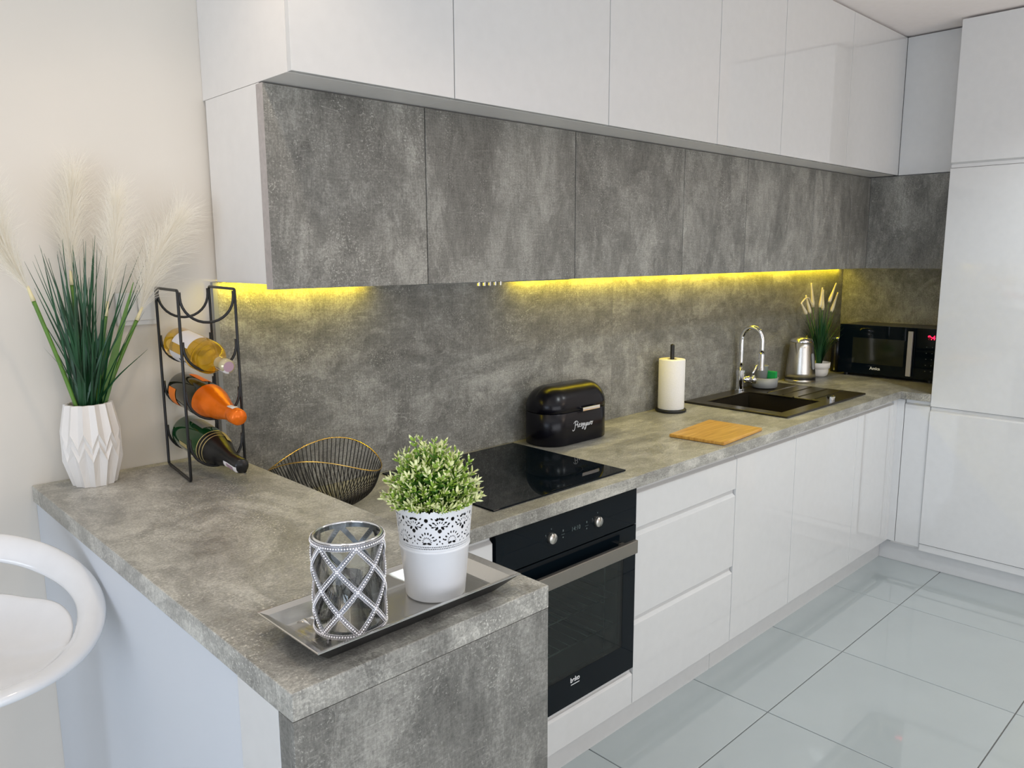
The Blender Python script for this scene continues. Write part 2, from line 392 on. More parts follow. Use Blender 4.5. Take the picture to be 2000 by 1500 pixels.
struct('ceiling', MB().box(X0, XW+0.1, Y0, 0.1, CEILZ, CEILZ+0.05), CEIL)
w1 = MB()
for yy in (-3.9, -2.63, -1.36): w1.box(X0+0.02, X0+0.08, yy, yy+0.06, 0.3, 2.4)
for zz in (0.3, 2.34): w1.box(X0+0.02, X0+0.08, -3.9, -1.3, zz, zz+0.06)
struct('window_1', w1, SWITCH)
w2 = MB()
for xx in (-2.6, -1.28, 0.04, 1.34): w2.box(xx, xx+0.06, Y0+0.02, Y0+0.08, 0.2, 2.4)
for zz in (0.2, 2.34): w2.box(-2.6, 1.4, Y0+0.02, Y0+0.08, zz, zz+0.06)
struct('window_2', w2, SWITCH)

# ---------------------------------------------------------------- splashback
sp = thing('splashback', 'grey concrete look splashback behind the hob and sink', 'splashback', (1.5, -0.004, 1.2))
mk('panel', MB().box(-0.363, 1.2759, -0.0145, -0.001, H+0.0005, ZCB-0.001), CON_B, sp, bevel=0.0005)
mk('panel', MB().box(1.2766, XW-0.001, -0.0145, -0.001, H+0.0005, ZCB-0.001), CON_B, sp, bevel=0.0005)
mk('edge_strip', MB().box(-0.3748, -0.3632, -0.0149, -0.001, HP+0.001, ZCB-0.001), EDGEC, sp)
sp2 = thing('splashback', 'concrete look splashback behind the microwave on the right wall', 'splashback', (XW, -0.4, 1.2))
mk('panel', MB().box(XW-0.0135, XW-0.001, YT+0.001, -0.0155, H+0.0005, ZCB-0.001), CON_B, sp2)

# ---------------------------------------------------------------- cabinets
TB = 0.018
def carcass(parent, x0, x1, y0, y1, z0, z1, opn='y', m=None):
    """board box, open at its front (low y or low x) and top"""
    b = MB(); g = 0.0005; x0 += g; x1 -= g
    b.box(x0, x1, y0, y1, z0, z0+TB)
    if opn == 'y':
        b.box(x0, x0+TB, y0, y1, z0+TB, z1); b.box(x1-TB, x1, y0, y1, z0+TB, z1); b.box(x0+TB, x1-TB, y1-TB, y1, z0+TB, z1)
    else:
        b.box(x0, x1, y0, y0+TB, z0+TB, z1); b.box(x0, x1, y1-TB, y1, z0+TB, z1); b.box(x1-TB, x1, y0+TB, y1-TB, z0+TB, z1)
    return mk('body', b, m or WHITE_C, parent)
def jfront(yf, z0, z1, th=0.019, notch=0.024, flip=False):
    # profile (depth, z): grip groove cut out of the top edge of the front
    if flip:
        return [(yf, z0+notch), (yf+0.011, z0+notch-0.008), (yf+0.011, z0), (yf+th, z0), (yf+th, z1), (yf, z1)]
    return [(yf, z0), (yf+th, z0), (yf+th, z1), (yf+0.011, z1), (yf+0.011, z1-notch+0.008), (yf, z1-notch)]
YF = -(D-0.020)     # lower fronts' face
ZL0, ZL1 = 0.115, H-TH-0.001
G = 0.0015
def lower_unit(x0, x1, label, name='base_cabinet', fronts=((ZL0, ZL1-0.003),), fname='door', group='white base cabinets'):
    t = thing(name, label, 'cabinet', ((x0+x1)/2, -0.3, 0.10), group)
    carcass(t, x0, x1, YF+0.021, -0.002, 0.10, ZL1)
    for (a, b_) in fronts: mk(fname, MB().prism(jfront(YF, a, b_), 'x', x0+G, x1-G), WHITE, t, bevel=0.0012)
    return t
lower_unit(-0.363, 0.079, 'white base cabinet between the bar and the oven, partly hidden')
drs = lower_unit(0.6935, 1.3005, 'white three drawer base cabinet right of the oven', 'drawer_cabinet', ((0.115, 0.414), (0.4175, 0.716), (0.7195, ZL1-0.003)), 'drawer')
lower_unit(1.3005, 1.765, 'narrower white base cabinet with one door right of the drawers')
lower_unit(1.765, 2.3725, 'wide white base cabinet below the left part of the sink')
lower_unit(2.3725, 2.80, 'white corner base cabinet below the sink drainer')
t = thing('corner_post', 'white filler post in the inner corner of the base cabinets', 'filler', (2.83, -0.6, 0.1))
mk('post', MB().box(2.801, 2.842, YF, YF+0.03, 0.115, ZL1-0.003).box(2.842, 2.862, -0.625, YF+0.03, 0.115, ZL1-0.003), WHITE, t, bevel=0.001)
XF = XI+0.020
t = thing('base_cabinet', 'narrow white base cabinet on the right run beside the tall cupboard', 'cabinet', (3.1, -0.68, 0.1), 'white base cabinets')
carcass(t, XF+0.021, XW-0.002, -0.744, -0.60, 0.10, ZL1, 'x')
mk('door', MB().prism([(p[0], p[1]) for p in jfront(XF, 0.115, ZL1-0.003)], 'y', -0.744, -0.6275), WHITE, t, bevel=0.001)
# oven housing
t = thing('oven_housing', 'white oven housing with a drawer front below the oven', 'cabinet', (0.386, -0.3, 0.1), 'white base cabinets')
hb = MB(); hb.box(0.0795, 0.0865, YF+0.021, -0.002, 0.10, ZL1).box(0.686, 0.693, YF+0.021, -0.002, 0.10, ZL1).box(0.0865, 0.686, YF+0.021, -0.002, 0.10, 0.118).box(0.0865, 0.686, YF+0.021, -0.002, 0.228, 0.244)
mk('body', hb, WHITE_C, t)
mk('drawer', MB().prism(jfront(YF, 0.115, 0.243), 'x', 0.081, 0.692), WHITE, t, bevel=0.0012)
# plinths
for (a, b_, l) in ((-0.36, 1.2435, 'white plinth board below the oven and drawers'), (1.2455, 2.883, 'white plinth board below the sink cabinets')):
    tag(mk('plinth_board', MB().box(a, b_, -0.541, -0.525, 0.0, 0.0995), WHITE, loc=((a+b_)/2, -0.53, 0), bevel=0.001), l, 'plinth', 'plinth boards')
tag(mk('plinth_board', MB().box(2.884, 2.90, -1.348, -0.527, 0.0, 0.0995), WHITE, loc=(2.89, -1, 0), bevel=0.001), 'white plinth board below the tall cupboard', 'plinth', 'plinth boards')

# worktop: grid cells with holes
def slab(xs, ys, solid, z0, z1):
    b = MB(); nx, ny = len(xs)-1, len(ys)-1
    S_ = lambda i, j: 0 <= i < nx and 0 <= j < ny and solid(i, j)
    idx = {}
    def V(i, j, k):
        if (i, j, k) not in idx: idx[(i, j, k)] = len(b.v); b.v.append((xs[i], ys[j], (z0, z1)[k]))
        return idx[(i, j, k)]
    def Fc(*q): b.f.append(tuple(q)); b.m.append(0); b.sm.append(False)
    for i in range(nx):
        for j in range(ny):
            if not S_(i, j): continue
            Fc(V(i,j,1), V(i+1,j,1), V(i+1,j+1,1), V(i,j+1,1)); Fc(V(i,j,0), V(i,j+1,0), V(i+1,j+1,0), V(i+1,j,0))
            if not S_(i-1, j): Fc(V(i,j,0), V(i,j,1), V(i,j+1,1), V(i,j+1,0))
            if not S_(i+1, j): Fc(V(i+1,j,0), V(i+1,j+1,0), V(i+1,j+1,1), V(i+1,j,1))
            if not S_(i, j-1): Fc(V(i,j,0), V(i+1,j,0), V(i+1,j,1), V(i,j,1))
            if not S_(i, j+1): Fc(V(i,j+1,0), V(i,j+1,1), V(i+1,j+1,1), V(i+1,j+1,0))
    return b
xs = [XP+0.0005, 1.86, 2.255, XI]; ys = [-D, -0.475, -0.09, -0.001]
b = slab(xs, ys, lambda i, j: not (i == 1 and j == 1), H-TH, H)
tag(mk('worktop', b, CON_T, loc=(1.2, -0.3, H), bevel=0.0015), 'long grey concrete look worktop holding hob and sink', 'worktop')
tag(mk('worktop', MB().box(XI+0.0006, XW-0.001, YT+0.001, -0.001, H-TH, H), CON_T, loc=(3.1, -0.4, H), bevel=0.0015), 'short grey worktop section under the microwave', 'worktop')

# raised bar
t = thing('bar_counter', 'raised grey concrete look breakfast bar with waterfall end', 'bar counter', (-0.6, -0.6, 0))
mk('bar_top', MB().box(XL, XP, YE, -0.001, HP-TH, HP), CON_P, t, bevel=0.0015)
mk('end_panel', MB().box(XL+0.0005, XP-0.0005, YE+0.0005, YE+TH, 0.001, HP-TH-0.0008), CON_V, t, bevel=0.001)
mk('back_panel', MB().box(XL+0.006, XL+0.024, -1.066, -0.001, 0.001, HP-TH-0.0008), PANEL_B, t)
mk('side_box', MB().box(XL+0.0005, XL+0.03, YE+TH+0.0006, -1.0665, 0.8455, HP-TH-0.0008).box(XL+0.0005, XL+0.03, YE+TH+0.0006, -1.0665, 0.001, 0.8425), WHITE, t, bevel=0.001)
mk('kitchen_side', MB().box(XP-0.020, XP-0.002, YE+TH+0.0006, -0.001, 0.001, HP-TH-0.0008), WHITE_C, t)

# ---------------------------------------------------------------- wall cabinets
def upper_unit(x0, x1, depth, z0, z1, zc, label, name, dm, group, side=False):
    t = thing(name, label, 'cabinet', ((x0+x1)/2, -depth/2, z0), group)
    mk('body', MB().box(x0+0.0004, x1-0.0004, -depth+0.0205, -0.0155 if zc < 1.6 else -0.001, zc, z1-0.0005), WHITE_C, t, bevel=0.0006)
    mk('door', MB().box(x0+(-0.0004 if side else G), x1-G, -depth, -depth+0.0185, z0, z1-0.0035), dm, t, bevel=0.0008)
    if side and dm is CON_V: mk('edge_strip', MB().box(x0-0.0014, x0-0.0005, -depth, -depth+0.030, z0, z1-0.0035), EDGE_LIT, t)
    return t
cl = ['first concrete look wall cabinet from the left, beside the plaster wall', 'concrete look wall cabinet holding the extractor hood', 'concrete look wall cabinet just right of the hood cabinet', 'narrower concrete look wall cabinet above the paper towel', 'concrete look wall cabinet above the sink tap', 'concrete look wall cabinet above the kettle']
cx_ = [-0.363, 0.0924, 0.6937, 1.3024, 1.757, 2.362, 2.77]
cabs = []
for i in range(6):
    cabs.append(upper_unit(cx_[i], cx_[i+1], DC, ZC1, ZC2, ZCB, cl[i], 'wall_cabinet', CON_V, 'concrete look wall cabinets', i == 0))
t = thing('filler_panel', 'narrow concrete look filler panel in the upper inner corner', 'filler', (2.9, -0.3, ZC1))
mk('front', MB().box(2.7715, 2.9925, -DC, -DC+0.0185, ZC1, ZC2-0.0035), CON_V, t, bevel=0.0008)
mk('body', MB().box(2.7715, 3.01, -DC+0.019, -0.0155, ZCB, ZC2-0.0005), WHITE_C, t)
wl_ = ['leftmost white gloss top cabinet with visible white side', 'second white gloss top cabinet from the left', 'third white gloss top cabinet from the left', 'narrow white gloss top cabinet in the middle of the row', 'white gloss top cabinet second from the right corner', 'white gloss top cabinet beside the right corner']
wx_ = [-0.363, 0.0853, 0.6921, 1.3009, 1.765, 2.3732, 2.9885]
for i in range(6):
    upper_unit(wx_[i], wx_[i+1], DW, ZC2+0.0005, ZTOP, ZC2+0.0005, wl_[i], 'top_cabinet', WHITE, 'white gloss top cabinets', i == 0)
mk('hinge_cap', MB().cyl((-0.3655, 0), 0.006, 0, 0.001, 12), DARKGAP, None).hide_render = False
bpy.data.objects.remove(bpy.data.objects['hinge_cap'])
# right wall upper cabinets
t = thing('wall_cabinet', 'concrete look wall cabinet on the right wall above the microwave', 'cabinet', (3.2, -0.5, ZC1), 'concrete look wall cabinets')
mk('body', MB().box(3.012, XW-0.014, YT+0.001, -0.0155, ZCB, ZC2-0.0005), WHITE_C, t)
mk('door', MB().box(2.9930, 3.0105, YT+0.0015, -DC-0.0008, ZC1, ZC2-0.0035), CON_V, t, bevel=0.0008)
t = thing('top_cabinet', 'white gloss top cabinet on the right wall above the concrete look one', 'cabinet', (3.2, -0.6, ZC2), 'white gloss top cabinets')
mk('body', MB().box(3.0105, XW-0.001, YT+0.001, -DW-0.001, ZC2+0.0005, ZTOP), WHITE_C, t)
mk('door', MB().box(2.9895, 3.008, YT+0.0015, -DW-0.0008, ZC2+0.0005, ZTOP-0.003), WHITE, t, bevel=0.0008)
# tall cupboards
XT = 2.836
for (a, b_, l) in ((-1.3475, YT, 'tall white gloss cupboard beside the microwave corner'),):
    t = thing('tall_cabinet', l, 'cabinet', (3.1, (a+b_)/2, 0.1))
    mk('body', MB().box(XT+0.0195, XW-0.001, a+0.0005, b_-0.0005, 0.10, ZTOP-0.006), WHITE_C, t, bevel=0.0006)
    mk('door', MB().prism(jfront(XT, 0.138, 0.8365), 'y', a+G, b_-0.0005), WHITE, t, bevel=0.001)
    mk('door', MB().box(XT, XT+0.0185, a+G, b_-0.0005, 0.8395, 1.9655), WHITE, t, bevel=0.001)
    mk('door', MB().prism(jfront(XT, 1.9685, ZTOP-0.006, flip=True), 'y', a+G, b_-0.0005), WHITE, t, bevel=0.001)
    mk('lower_strip', MB().box(XT+0.004, XT+0.0185, a+G, b_-0.0005, 0.1005, 0.135), WHITE, t)
# extractor hood
t = thing('extractor_hood', 'slim extractor hood under the second wall cabinet with five buttons', 'extractor hood', (0.39, -0.2, ZC1-0.01))
mk('underside', MB().box(0.095, 0.691, -0.304, -0.030, ZCB-0.014, ZCB-0.0008), OVENIN, t, bevel=0.001)
mk('grease_filter', MB().box(0.13, 0.38, -0.27, -0.05, ZCB-0.016, ZCB-0.0142).box(0.40, 0.655, -0.27, -0.05, ZCB-0.016, ZCB-0.0142), STEEL, t)
for k in range(5):
    mk('button', MB().box(0.287+k*0.0215, 0.293+k*0.0215, -0.312, -0.3045, ZC1-0.012, ZC1+0.002), CHROME, t, bevel=0.0008)
# led strips
def led(x0, x1, y0, y1, lab, power):
    t = thing('led_strip', lab, 'light', ((x0+x1)/2, (y0+y1)/2, ZCB-0.003))
    mk('diffuser', MB().box(x0, x1, y0, y1, ZCB-0.0008, ZCB-0.0002), LEDM, t)
    l = bpy.data.lights.new('led_light', 'AREA'); l.shape = 'RECTANGLE'; l.size = x1-x0; l.size_y = max(0.008, y1-y0); l.energy = power; l.color = (1.0, 0.76, 0.015)
    o = bpy.data.objects.new('led_light', l); COL.objects.link(o); o.parent = t; o.location = (0, 0, -0.004); o.rotation_euler = (0.45, 0, 0)
led(-0.355, 0.088, -0.042, -0.032, 'yellow light strip under the leftmost wall cabinet', 0.8)
led(0.70, 3.38, -0.042, -0.032, 'long yellow light strip under the wall cabinets right of the hood', 5.4)

# ---------------------------------------------------------------- oven
t = thing('oven', 'black built-in glass oven with bar handle and two round knobs', 'oven', (0.386, -0.3, 0.26))
ox0, ox1, oy = 0.0905, 0.6830, YF-0.004
OZ0, OZ1, OZC = 0.2475, ZL1-0.006, 0.737
mk('control_panel', MB().box(ox0-0.004, ox1+0.006, oy, oy+0.022, OZC+0.002, OZ1), BLACK_G, t, bevel=0.001)
fr = MB(); dx0, dx1 = ox0-0.004, ox1+0.006; wx0, wx1, wz0, wz1 = 0.155, 0.628, 0.342, 0.640
for (a, b_, c_, d_) in ((dx0, wx0, OZ0, OZC-0.002), (wx1, dx1, OZ0, OZC-0.002), (wx0, wx1, OZ0, wz0), (wx0, wx1, wz1, OZC-0.002)): fr.box(a, b_, oy, oy+0.022, c_, d_)
door = mk('door', fr, BLACK_G, t)
mk('glass', MB().box(wx0+0.0003, wx1-0.0003, oy+0.0006, oy+0.005, wz0+0.0003, wz1-0.0003), OVENGL, door)
hn = MB().box(0.112, 0.645, oy-0.043, oy-0.029, 0.664, 0.706); hn.box(0.135, 0.155, oy-0.030, oy, 0.675, 0.695).box(0.60, 0.62, oy-0.030, oy, 0.675, 0.695)
mk('handle', hn, HANDLE, door, bevel=0.002)
cv = MB(); cy0, cy1 = oy+0.0225, -0.08
cv.box(0.100, 0.112, cy0, cy1, 0.262, 0.72).box(0.660, 0.672, cy0, cy1, 0.262, 0.72).box(0.112, 0.660, cy0, cy1, 0.262, 0.275).box(0.112, 0.660, cy0, cy1, 0.707, 0.72).box(0.112, 0.660, cy1-0.012, cy1, 0.275, 0.707)
mk('cavity', cv, OVENIN, t)
for zz in (0.40, 0.50):
    rk = MB().tube([(0.116, -0.55, zz), (0.656, -0.55, zz)], 0.0025, 6).tube([(0.116, -0.12, zz), (0.656, -0.12, zz)], 0.0025, 6)
    for k in range(13): rk.tube([(0.13+k*0.0425, -0.55, zz+0.003), (0.13+k*0.0425, -0.12, zz+0.003)], 0.0015, 5)
    mk('rack', rk, STEEL, t)
for sx in (0.1185, 0.6535):
    lad = MB()
    for yy in (-0.5, -0.2): lad.tube([(sx, yy, 0.29), (sx, yy, 0.69)], 0.002, 5)
    for k in range(6): lad.tube([(sx, -0.5, 0.33+k*0.06), (sx, -0.2, 0.33+k*0.06)], 0.002, 5)
    mk('side_rail', lad, STEEL, t)
for kx in (0.298, 0.499):
    kb = MB(); mm = Matrix.Rotation(PI/2, 4, 'X')
    kb.lathe([(0.0001, 0.011), (0.0145, 0.010), (0.0157, 0.008), (0.0160, 0.0)], (kx, oy, 0.792), 28, 0, True, mat4=mm)
    kn = mk('knob', kb, STEEL, t)
    mk('pointer', MB().box(kx-0.001, kx+0.001, oy-0.0108, oy-0.0098, 0.793, 0.808), INK, kn)
pr = MB()
for kx in (0.298, 0.499):
    for a in (-60, 0): pr.box(kx+0.027*math.sin(math.radians(a))-0.0012, kx+0.027*math.sin(math.radians(a))+0.0012, oy-0.0004, oy, 0.792+0.027*math.cos(math.radians(a))-0.002, 0.792+0.027*math.cos(math.radians(a))+0.002)
for kx in (0.347, 0.450):
    pr.box(kx-0.007, kx+0.007, oy-0.0004, oy, 0.7905, 0.7915); pr.box(kx-0.002, kx+0.002, oy-0.0004, oy, 0.799, 0.805); pr.box(kx-0.002, kx+0.002, oy-0.0004, oy, 0.780, 0.784)
mk('control_marks', pr, DIMPRINT, t)['kind'] = 'stuff'
text('clock_display', '14:10', 0.018, (0.402, oy-0.0002, 0.790), (1, 0, 0), (0, 0, 1), DIMPRINT, t)
text('lettering', 'beko', 0.021, (0.404, oy-0.0002, 0.316), (1, 0, 0), (0, 0, 1), PRINT, t, bold=0.0006)
mk('logo_underline', MB().box(0.386, 0.424, oy-0.0005, oy, 0.3065, 0.309), PRINT, t)

# ---------------------------------------------------------------- hob
t = thing('induction_hob', 'black glass hob set on the worktop above the oven', 'hob', (0.405, -0.29, H))
mk('glass_top', MB().box(0.118, 0.690, -0.550, -0.034, H+0.0005, H+0.005), BLACK_G, t, bevel=0.0015)
HPR = mat('hob_print', (0.010, 0.010, 0.010), 0.2)
for (x, y, r) in ((0.26, -0.17, 0.075), (0.55, -0.17, 0.09), (0.26, -0.39, 0.09), (0.55, -0.39, 0.075)): mk('zone_mark', MB().lathe([(r, H+0.0051), (r+0.0012, H+0.0051)], (x, y, 0), 48, 0, False), HPR, t)
mk('touch_controls', MB().box(0.36, 0.45, -0.538, -0.536, H+0.005, H+0.0052), HPR, t)

# ---------------------------------------------------------------- sink
sx0, sx1, sy0, sy1 = 1.803, 2.598, -0.528, -0.020
t = thing('kitchen_sink', 'black composite sink with drainer on the right', 'sink', (2.2, -0.27, H))
bx0, bx1, by0, by1 = 1.872, 2.245, -0.465, -0.100
zt = H+0.009
b = slab([sx0, bx0, bx1, sx1], [sy0, by0, by1, sy1], lambda i, j: not (i == 1 and j == 1), H+0.0005, zt)
mk('rim', b, SINK, t, bevel=0.003)
bw = MB(); w = 0.004; zb = H-0.17
bw.box(bx0-w, bx0, by0-w, by1+w, zb, H+0.0005).box(bx1, bx1+w, by0-w, by1+w, zb, H+0.0005).box(bx0, bx1, by0-w, by0, zb, H+0.0005).box(bx0, bx1, by1, by1+w, zb, H+0.0005).box(bx0-w, bx1+w, by0-w, by1+w, zb-w, zb)
mk('bowl', bw, SINK, t)
mk('drain', MB().cyl((2.06, -0.28), 0.04, zb, zb+0.003, 24), CHROME, t)
dr = MB()
for yy in (-0.185, -0.265, -0.345, -0.425): dr.prism([(yy-0.006, zt), (yy, zt+0.003), (yy+0.006, zt)], 'x', 2.275, 2.57)
mk('drainer_ribs', dr, SINK, t)
mk('bowl_lip', MB().box(bx1-0.022, bx1+0.004, -0.335, -0.205, zt+0.0003, zt+0.004), SINK, t, bevel=0.0012)
kb = MB().cyl((2.292, -0.490), 0.019, zt, zt+0.014, 24).cyl((2.292, -0.490), 0.021, zt+0.014, zt+0.019, 24)
mk('waste_knob', kb, CHROME, t)
# tap
TX, TY = 2.236, -0.056
t = thing('kitchen_tap', 'chrome gooseneck tap at the back edge of the black sink', 'tap', (TX, TY, zt))
mk('base', MB().cyl((TX, TY), 0.026, zt, zt+0.008, 28).cyl((TX, TY), 0.020, zt+0.008, 0.990, 28).cyl((TX, TY), 0.0225, 0.990, 1.012, 28), CHROME, t)
pts = [(TX, TY, 1.01), (TX, TY, 1.13)]
R_ = 0.052
for k in range(1, 17):
    a = PI*k/16; pts.append((TX+0.10*(R_-R_*math.cos(a)), TY-(R_-R_*math.cos(a)), 1.160+R_*1.25*math.sin(a)))
pts.append((TX+0.10*2*R_, TY-2*R_, 1.10))
mk('spout', MB().tube(bez(pts, 3), 0.0115, 14), CHROME, t)
ex, ey = TX+0.2*R_, TY-2*R_
mk('aerator', MB().cyl((ex, ey), 0.0145, 1.035, 1.10, 20).cyl((ex, ey), 0.0165, 1.02, 1.036, 20), CHROME, t)
hb_ = MB().tube([(TX, TY, 0.965), (TX+0.035, TY-0.045, 0.965)], 0.017, 16).tube([(TX+0.030, TY-0.040, 0.965), (TX+0.045, TY-0.058, 0.965)], 0.020, 16)
mk('mixer_body', hb_, CHROME, t)
mk('lever', MB().tube([(TX+0.040, TY-0.052, 0.97), (TX+0.036, TY-0.048, 1.0), (TX+0.052, TY-0.060, 1.035)], 0.0055, 10), CHROME, t)

# sponge caddy
KX, KY = 2.395, -0.102
t = thing('sponge_caddy', 'round grey plastic sponge caddy behind the sink tap', 'caddy', (KX, KY, zt+0.003))
z_ = zt+0.0035
mk('tub', MB().lathe([(0.0001, z_), (0.056, z_), (0.062, z_+0.004), (0.0655, z_+0.052), (0.0625, z_+0.052), (0.059, z_+0.008), (0.0001, z_+0.008)], (KX, KY, 0), 40), GPLAST, t)
mk('cup', MB().lathe([(0.0001, z_+0.009), (0.026, z_+0.009), (0.033, z_+0.108), (0.036, z_+0.112), (0.031, z_+0.112), (0.024, z_+0.014), (0.0001, z_+0.014)], (KX-0.022, KY+0.008, 0), 32), GPLAST, t)
sg = thing('sponge', 'green topped sponge standing in the grey caddy', 'sponge', (KX+0.025, KY-0.02, z_+0.009))
mk('scouring_pad', MB().box(KX+0.0, KX+0.012, KY-0.058, KY+0.003, z_+0.0085, z_+0.082), GREEN_S, sg, bevel=0.002)
mk('foam', MB().box(KX+0.0125, KX+0.03, KY-0.052, KY+0.003, z_+0.0085, z_+0.082), GREEN_S, sg, bevel=0.002)

# ---------------------------------------------------------------- kettle
QX, QY = 2.768, -0.108
t = thing('kettle', 'brushed steel electric kettle with black handle beside the sink', 'kettle', (QX, QY, H))
mk('power_base', MB().lathe([(0.0001, H+0.0005), (0.078, H+0.0005), (0.080, H+0.004), (0.080, H+0.014), (0.076, H+0.018), (0.0001, H+0.018)], (QX, QY, 0), 48), STEEL_V, t)
mk('base_ring', MB().lathe([(0.0001, H+0.0185), (0.0785, H+0.0185), (0.0785, H+0.026), (0.0001, H+0.026)], (QX, QY, 0), 48), BLACK_P, t)
mk('jug', MB().lathe([(0.0001, H+0.0265), (0.078, H+0.0265), (0.0765, H+0.05), (0.070, H+0.12), (0.0615, H+0.185), (0.0585, H+0.215), (0.0001, H+0.215)], (QX, QY, 0), 56), STEEL_V, t)
mk('lid', MB().lathe([(0.0590, H+0.2155), (0.0590, H+0.220), (0.052, H+0.231), (0.030, H+0.239), (0.0001, H+0.242)], (QX, QY, 0), 48), CHROME, t)
dv = Vector((-0.99, -0.12, 0)).normalized(); dp = Vector((dv.y, -dv.x, 0))
c0 = Vector((QX, QY, 0))
spv = MB(); a_ = c0+dv*0.060; 
spv.add([tuple(a_+dp*0.026-dv*0.014+Vector((0,0,H+0.213))), tuple(a_-dp*0.026-dv*0.014+Vector((0,0,H+0.213))), tuple(c0+dv*0.082+Vector((0,0,H+0.214))), tuple(c0+dv*0.0655+Vector((0,0,H+0.138)))], [(0,3,2),(1,2,3),(0,2,1),(0,1,3)])
mk('spout', spv, STEEL_V, t, recalc=True)
dh = Vector((0.99, 0.12, 0)).normalized()
hp = [c0+dh*0.050+Vector((0,0,H+0.222)), c0+dh*0.085+Vector((0,0,H+0.228)), c0+dh*0.108+Vector((0,0,H+0.19)), c0+dh*0.112+Vector((0,0,H+0.12)), c0+dh*0.100+Vector((0,0,H+0.055)), c0+dh*0.078+Vector((0,0,H+0.045))]
mk('handle', MB().tube(bez(hp, 6), 0.014, 12), BLACK_P, t)
gd = Vector((-0.15, -1, 0)).normalized(); gp = Vector((-gd.y, gd.x, 0))
gw = MB(); poly = []
for k in range(24):
    a = 2*PI*k/24; uu = 0.011*math.cos(a); vv = 0.011*math.sin(a)+(0.032 if math.sin(a) > 0 else -0.032)
    zz = H+0.115+vv; rr = 0.0700-(zz-H-0.12)*0.125+0.0025
    q = c0+gd*rr+gp*uu; poly.append((q.x, q.y, zz))
gw.add(poly, [tuple(range(24))]); 
mk('water_gauge', gw, GPLAST, t)

# ---------------------------------------------------------------- corner plant
VX, VY = 3.008, -0.098
t = thing('potted_reed', 'small white ceramic pot of dark grass with cream cattails', 'plant', (VX, VY, H))
mk('pot', MB().lathe([(0.0001, H+0.0005), (0.036, H+0.0005), (0.048, H+0.010), (0.053, H+0.030), (0.053, H+0.045), (0.0535, H+0.047), (0.059, H+0.050), (0.061, H+0.080), (0.057, H+0.080), (0.055, H+0.06), (0.0001, H+0.06)], (VX, VY, 0), 40), CERAM, t)
gb = MB()
random.seed(3)
for k in range(230):
    a = random.uniform(0, 2*PI); lean = random.uniform(0.02, 0.27)*(0.4+0.6*abs(math.cos(a))); hgt = random.uniform(0.20, 0.36)
    c, s_ = math.cos(a), math.sin(a)*(0.45 if math.sin(a) < 0 else 0.35)
    P = [Vector((VX+0.02*c, VY+0.02*s_, H+0.055))]
    for q in (0.35, 0.7, 1.0): P.append(Vector((min(VX+c*(0.02+lean*q**1.8), XW-0.02), min(VY+s_*(0.02+lean*q**1.8), -0.02), H+0.055+hgt*q*(1-0.15*q*lean*4))))
    pp = bez(P, 3); sd = Vector((-math.sin(a), math.cos(a), 0))*0.0022
    vs = []; n_ = len(pp)
    for i_, p in enumerate(pp):
        w_ = 1-(i_/(n_-1))**2*0.9; vs += [p-sd*w_, p+sd*w_]
    gb.add(vs, [(2*i_, 2*i_+1, 2*i_+3, 2*i_+2) for i_ in range(n_-1)])
g_o = mk('grass', gb, BLADE, t); g_o['kind'] = 'stuff'
# cattails in the wall-parallel plane (dx, z bottom, z top, lean dx)
for (xb, zb_, xt, ztp, yv) in ((2.806, 1.263, 2.742, 1.322, -0.02), (2.866, 1.262, 2.806, 1.358, 0.0), (2.905, 1.291, 2.870, 1.422, 0.01), (2.973, 1.287, 2.990, 1.396, -0.01), (3.026, 1.268, 3.017, 1.381, 0.01), (3.091, 1.310, 3.168, 1.413, 0.0), (3.117, 1.257, 3.189, 1.361, -0.01)):
    B0 = Vector((xb+yv*1.3, VY+yv, zb_)); B1 = Vector((xt+yv*1.3, VY+yv, ztp))
    ct = mk('cattail', MB().tube([B0, B0.lerp(B1, 0.15), B0.lerp(B1, 0.5), B0.lerp(B1, 0.8), B1], 0.0098, 10, taper=lambda q: (0.75, 1.0, 0.7, 0.45, 0.42)[min(4, int(q*4.001))]), CAT, t)
    mk('stem', MB().tube(bez([(VX+(xb-VX)*0.1, VY, H+0.06), (VX+(xb-VX)*0.5, VY+yv*0.5, (zb_+H)/2+0.02), B0], 5), 0.0014, 5), STALK, ct)
B0 = Vector((2.742-0.026, VY-0.02, 1.322))
mk('cattail', MB().tube(bez([B0, (2.762, VY-0.02, 1.345), (2.80, VY-0.02, 1.345), (2.85, VY-0.01, 1.318), (2.876, VY-0.01, 1.300)], 4), 0.0040, 8), CAT, t)

# press pot by the microwave
JX, JY = 3.268, -0.088
t = thing('thermos_jug', 'slim black jug with chrome lid left of the microwave', 'jug', (JX, JY, H))
mk('jug', MB().lathe([(0.0001, H+0.0005), (0.036, H+0.0005), (0.036, H+0.165), (0.030, H+0.175), (0.030, H+0.19), (0.0001, H+0.19)], (JX, JY, 0), 32), BLACK_P, t)
mk('lid', MB().lathe([(0.0001, H+0.1905), (0.037, H+0.1905), (0.037, H+0.198), (0.012, H+0.203), (0.0001, H+0.203)], (JX, JY, 0), 32), CHROME, t)
mk('side_strip', MB().box(JX-0.0372, JX-0.0362, JY-0.0045, JY+0.0045, H+0.01, H+0.165), CHROME, t)

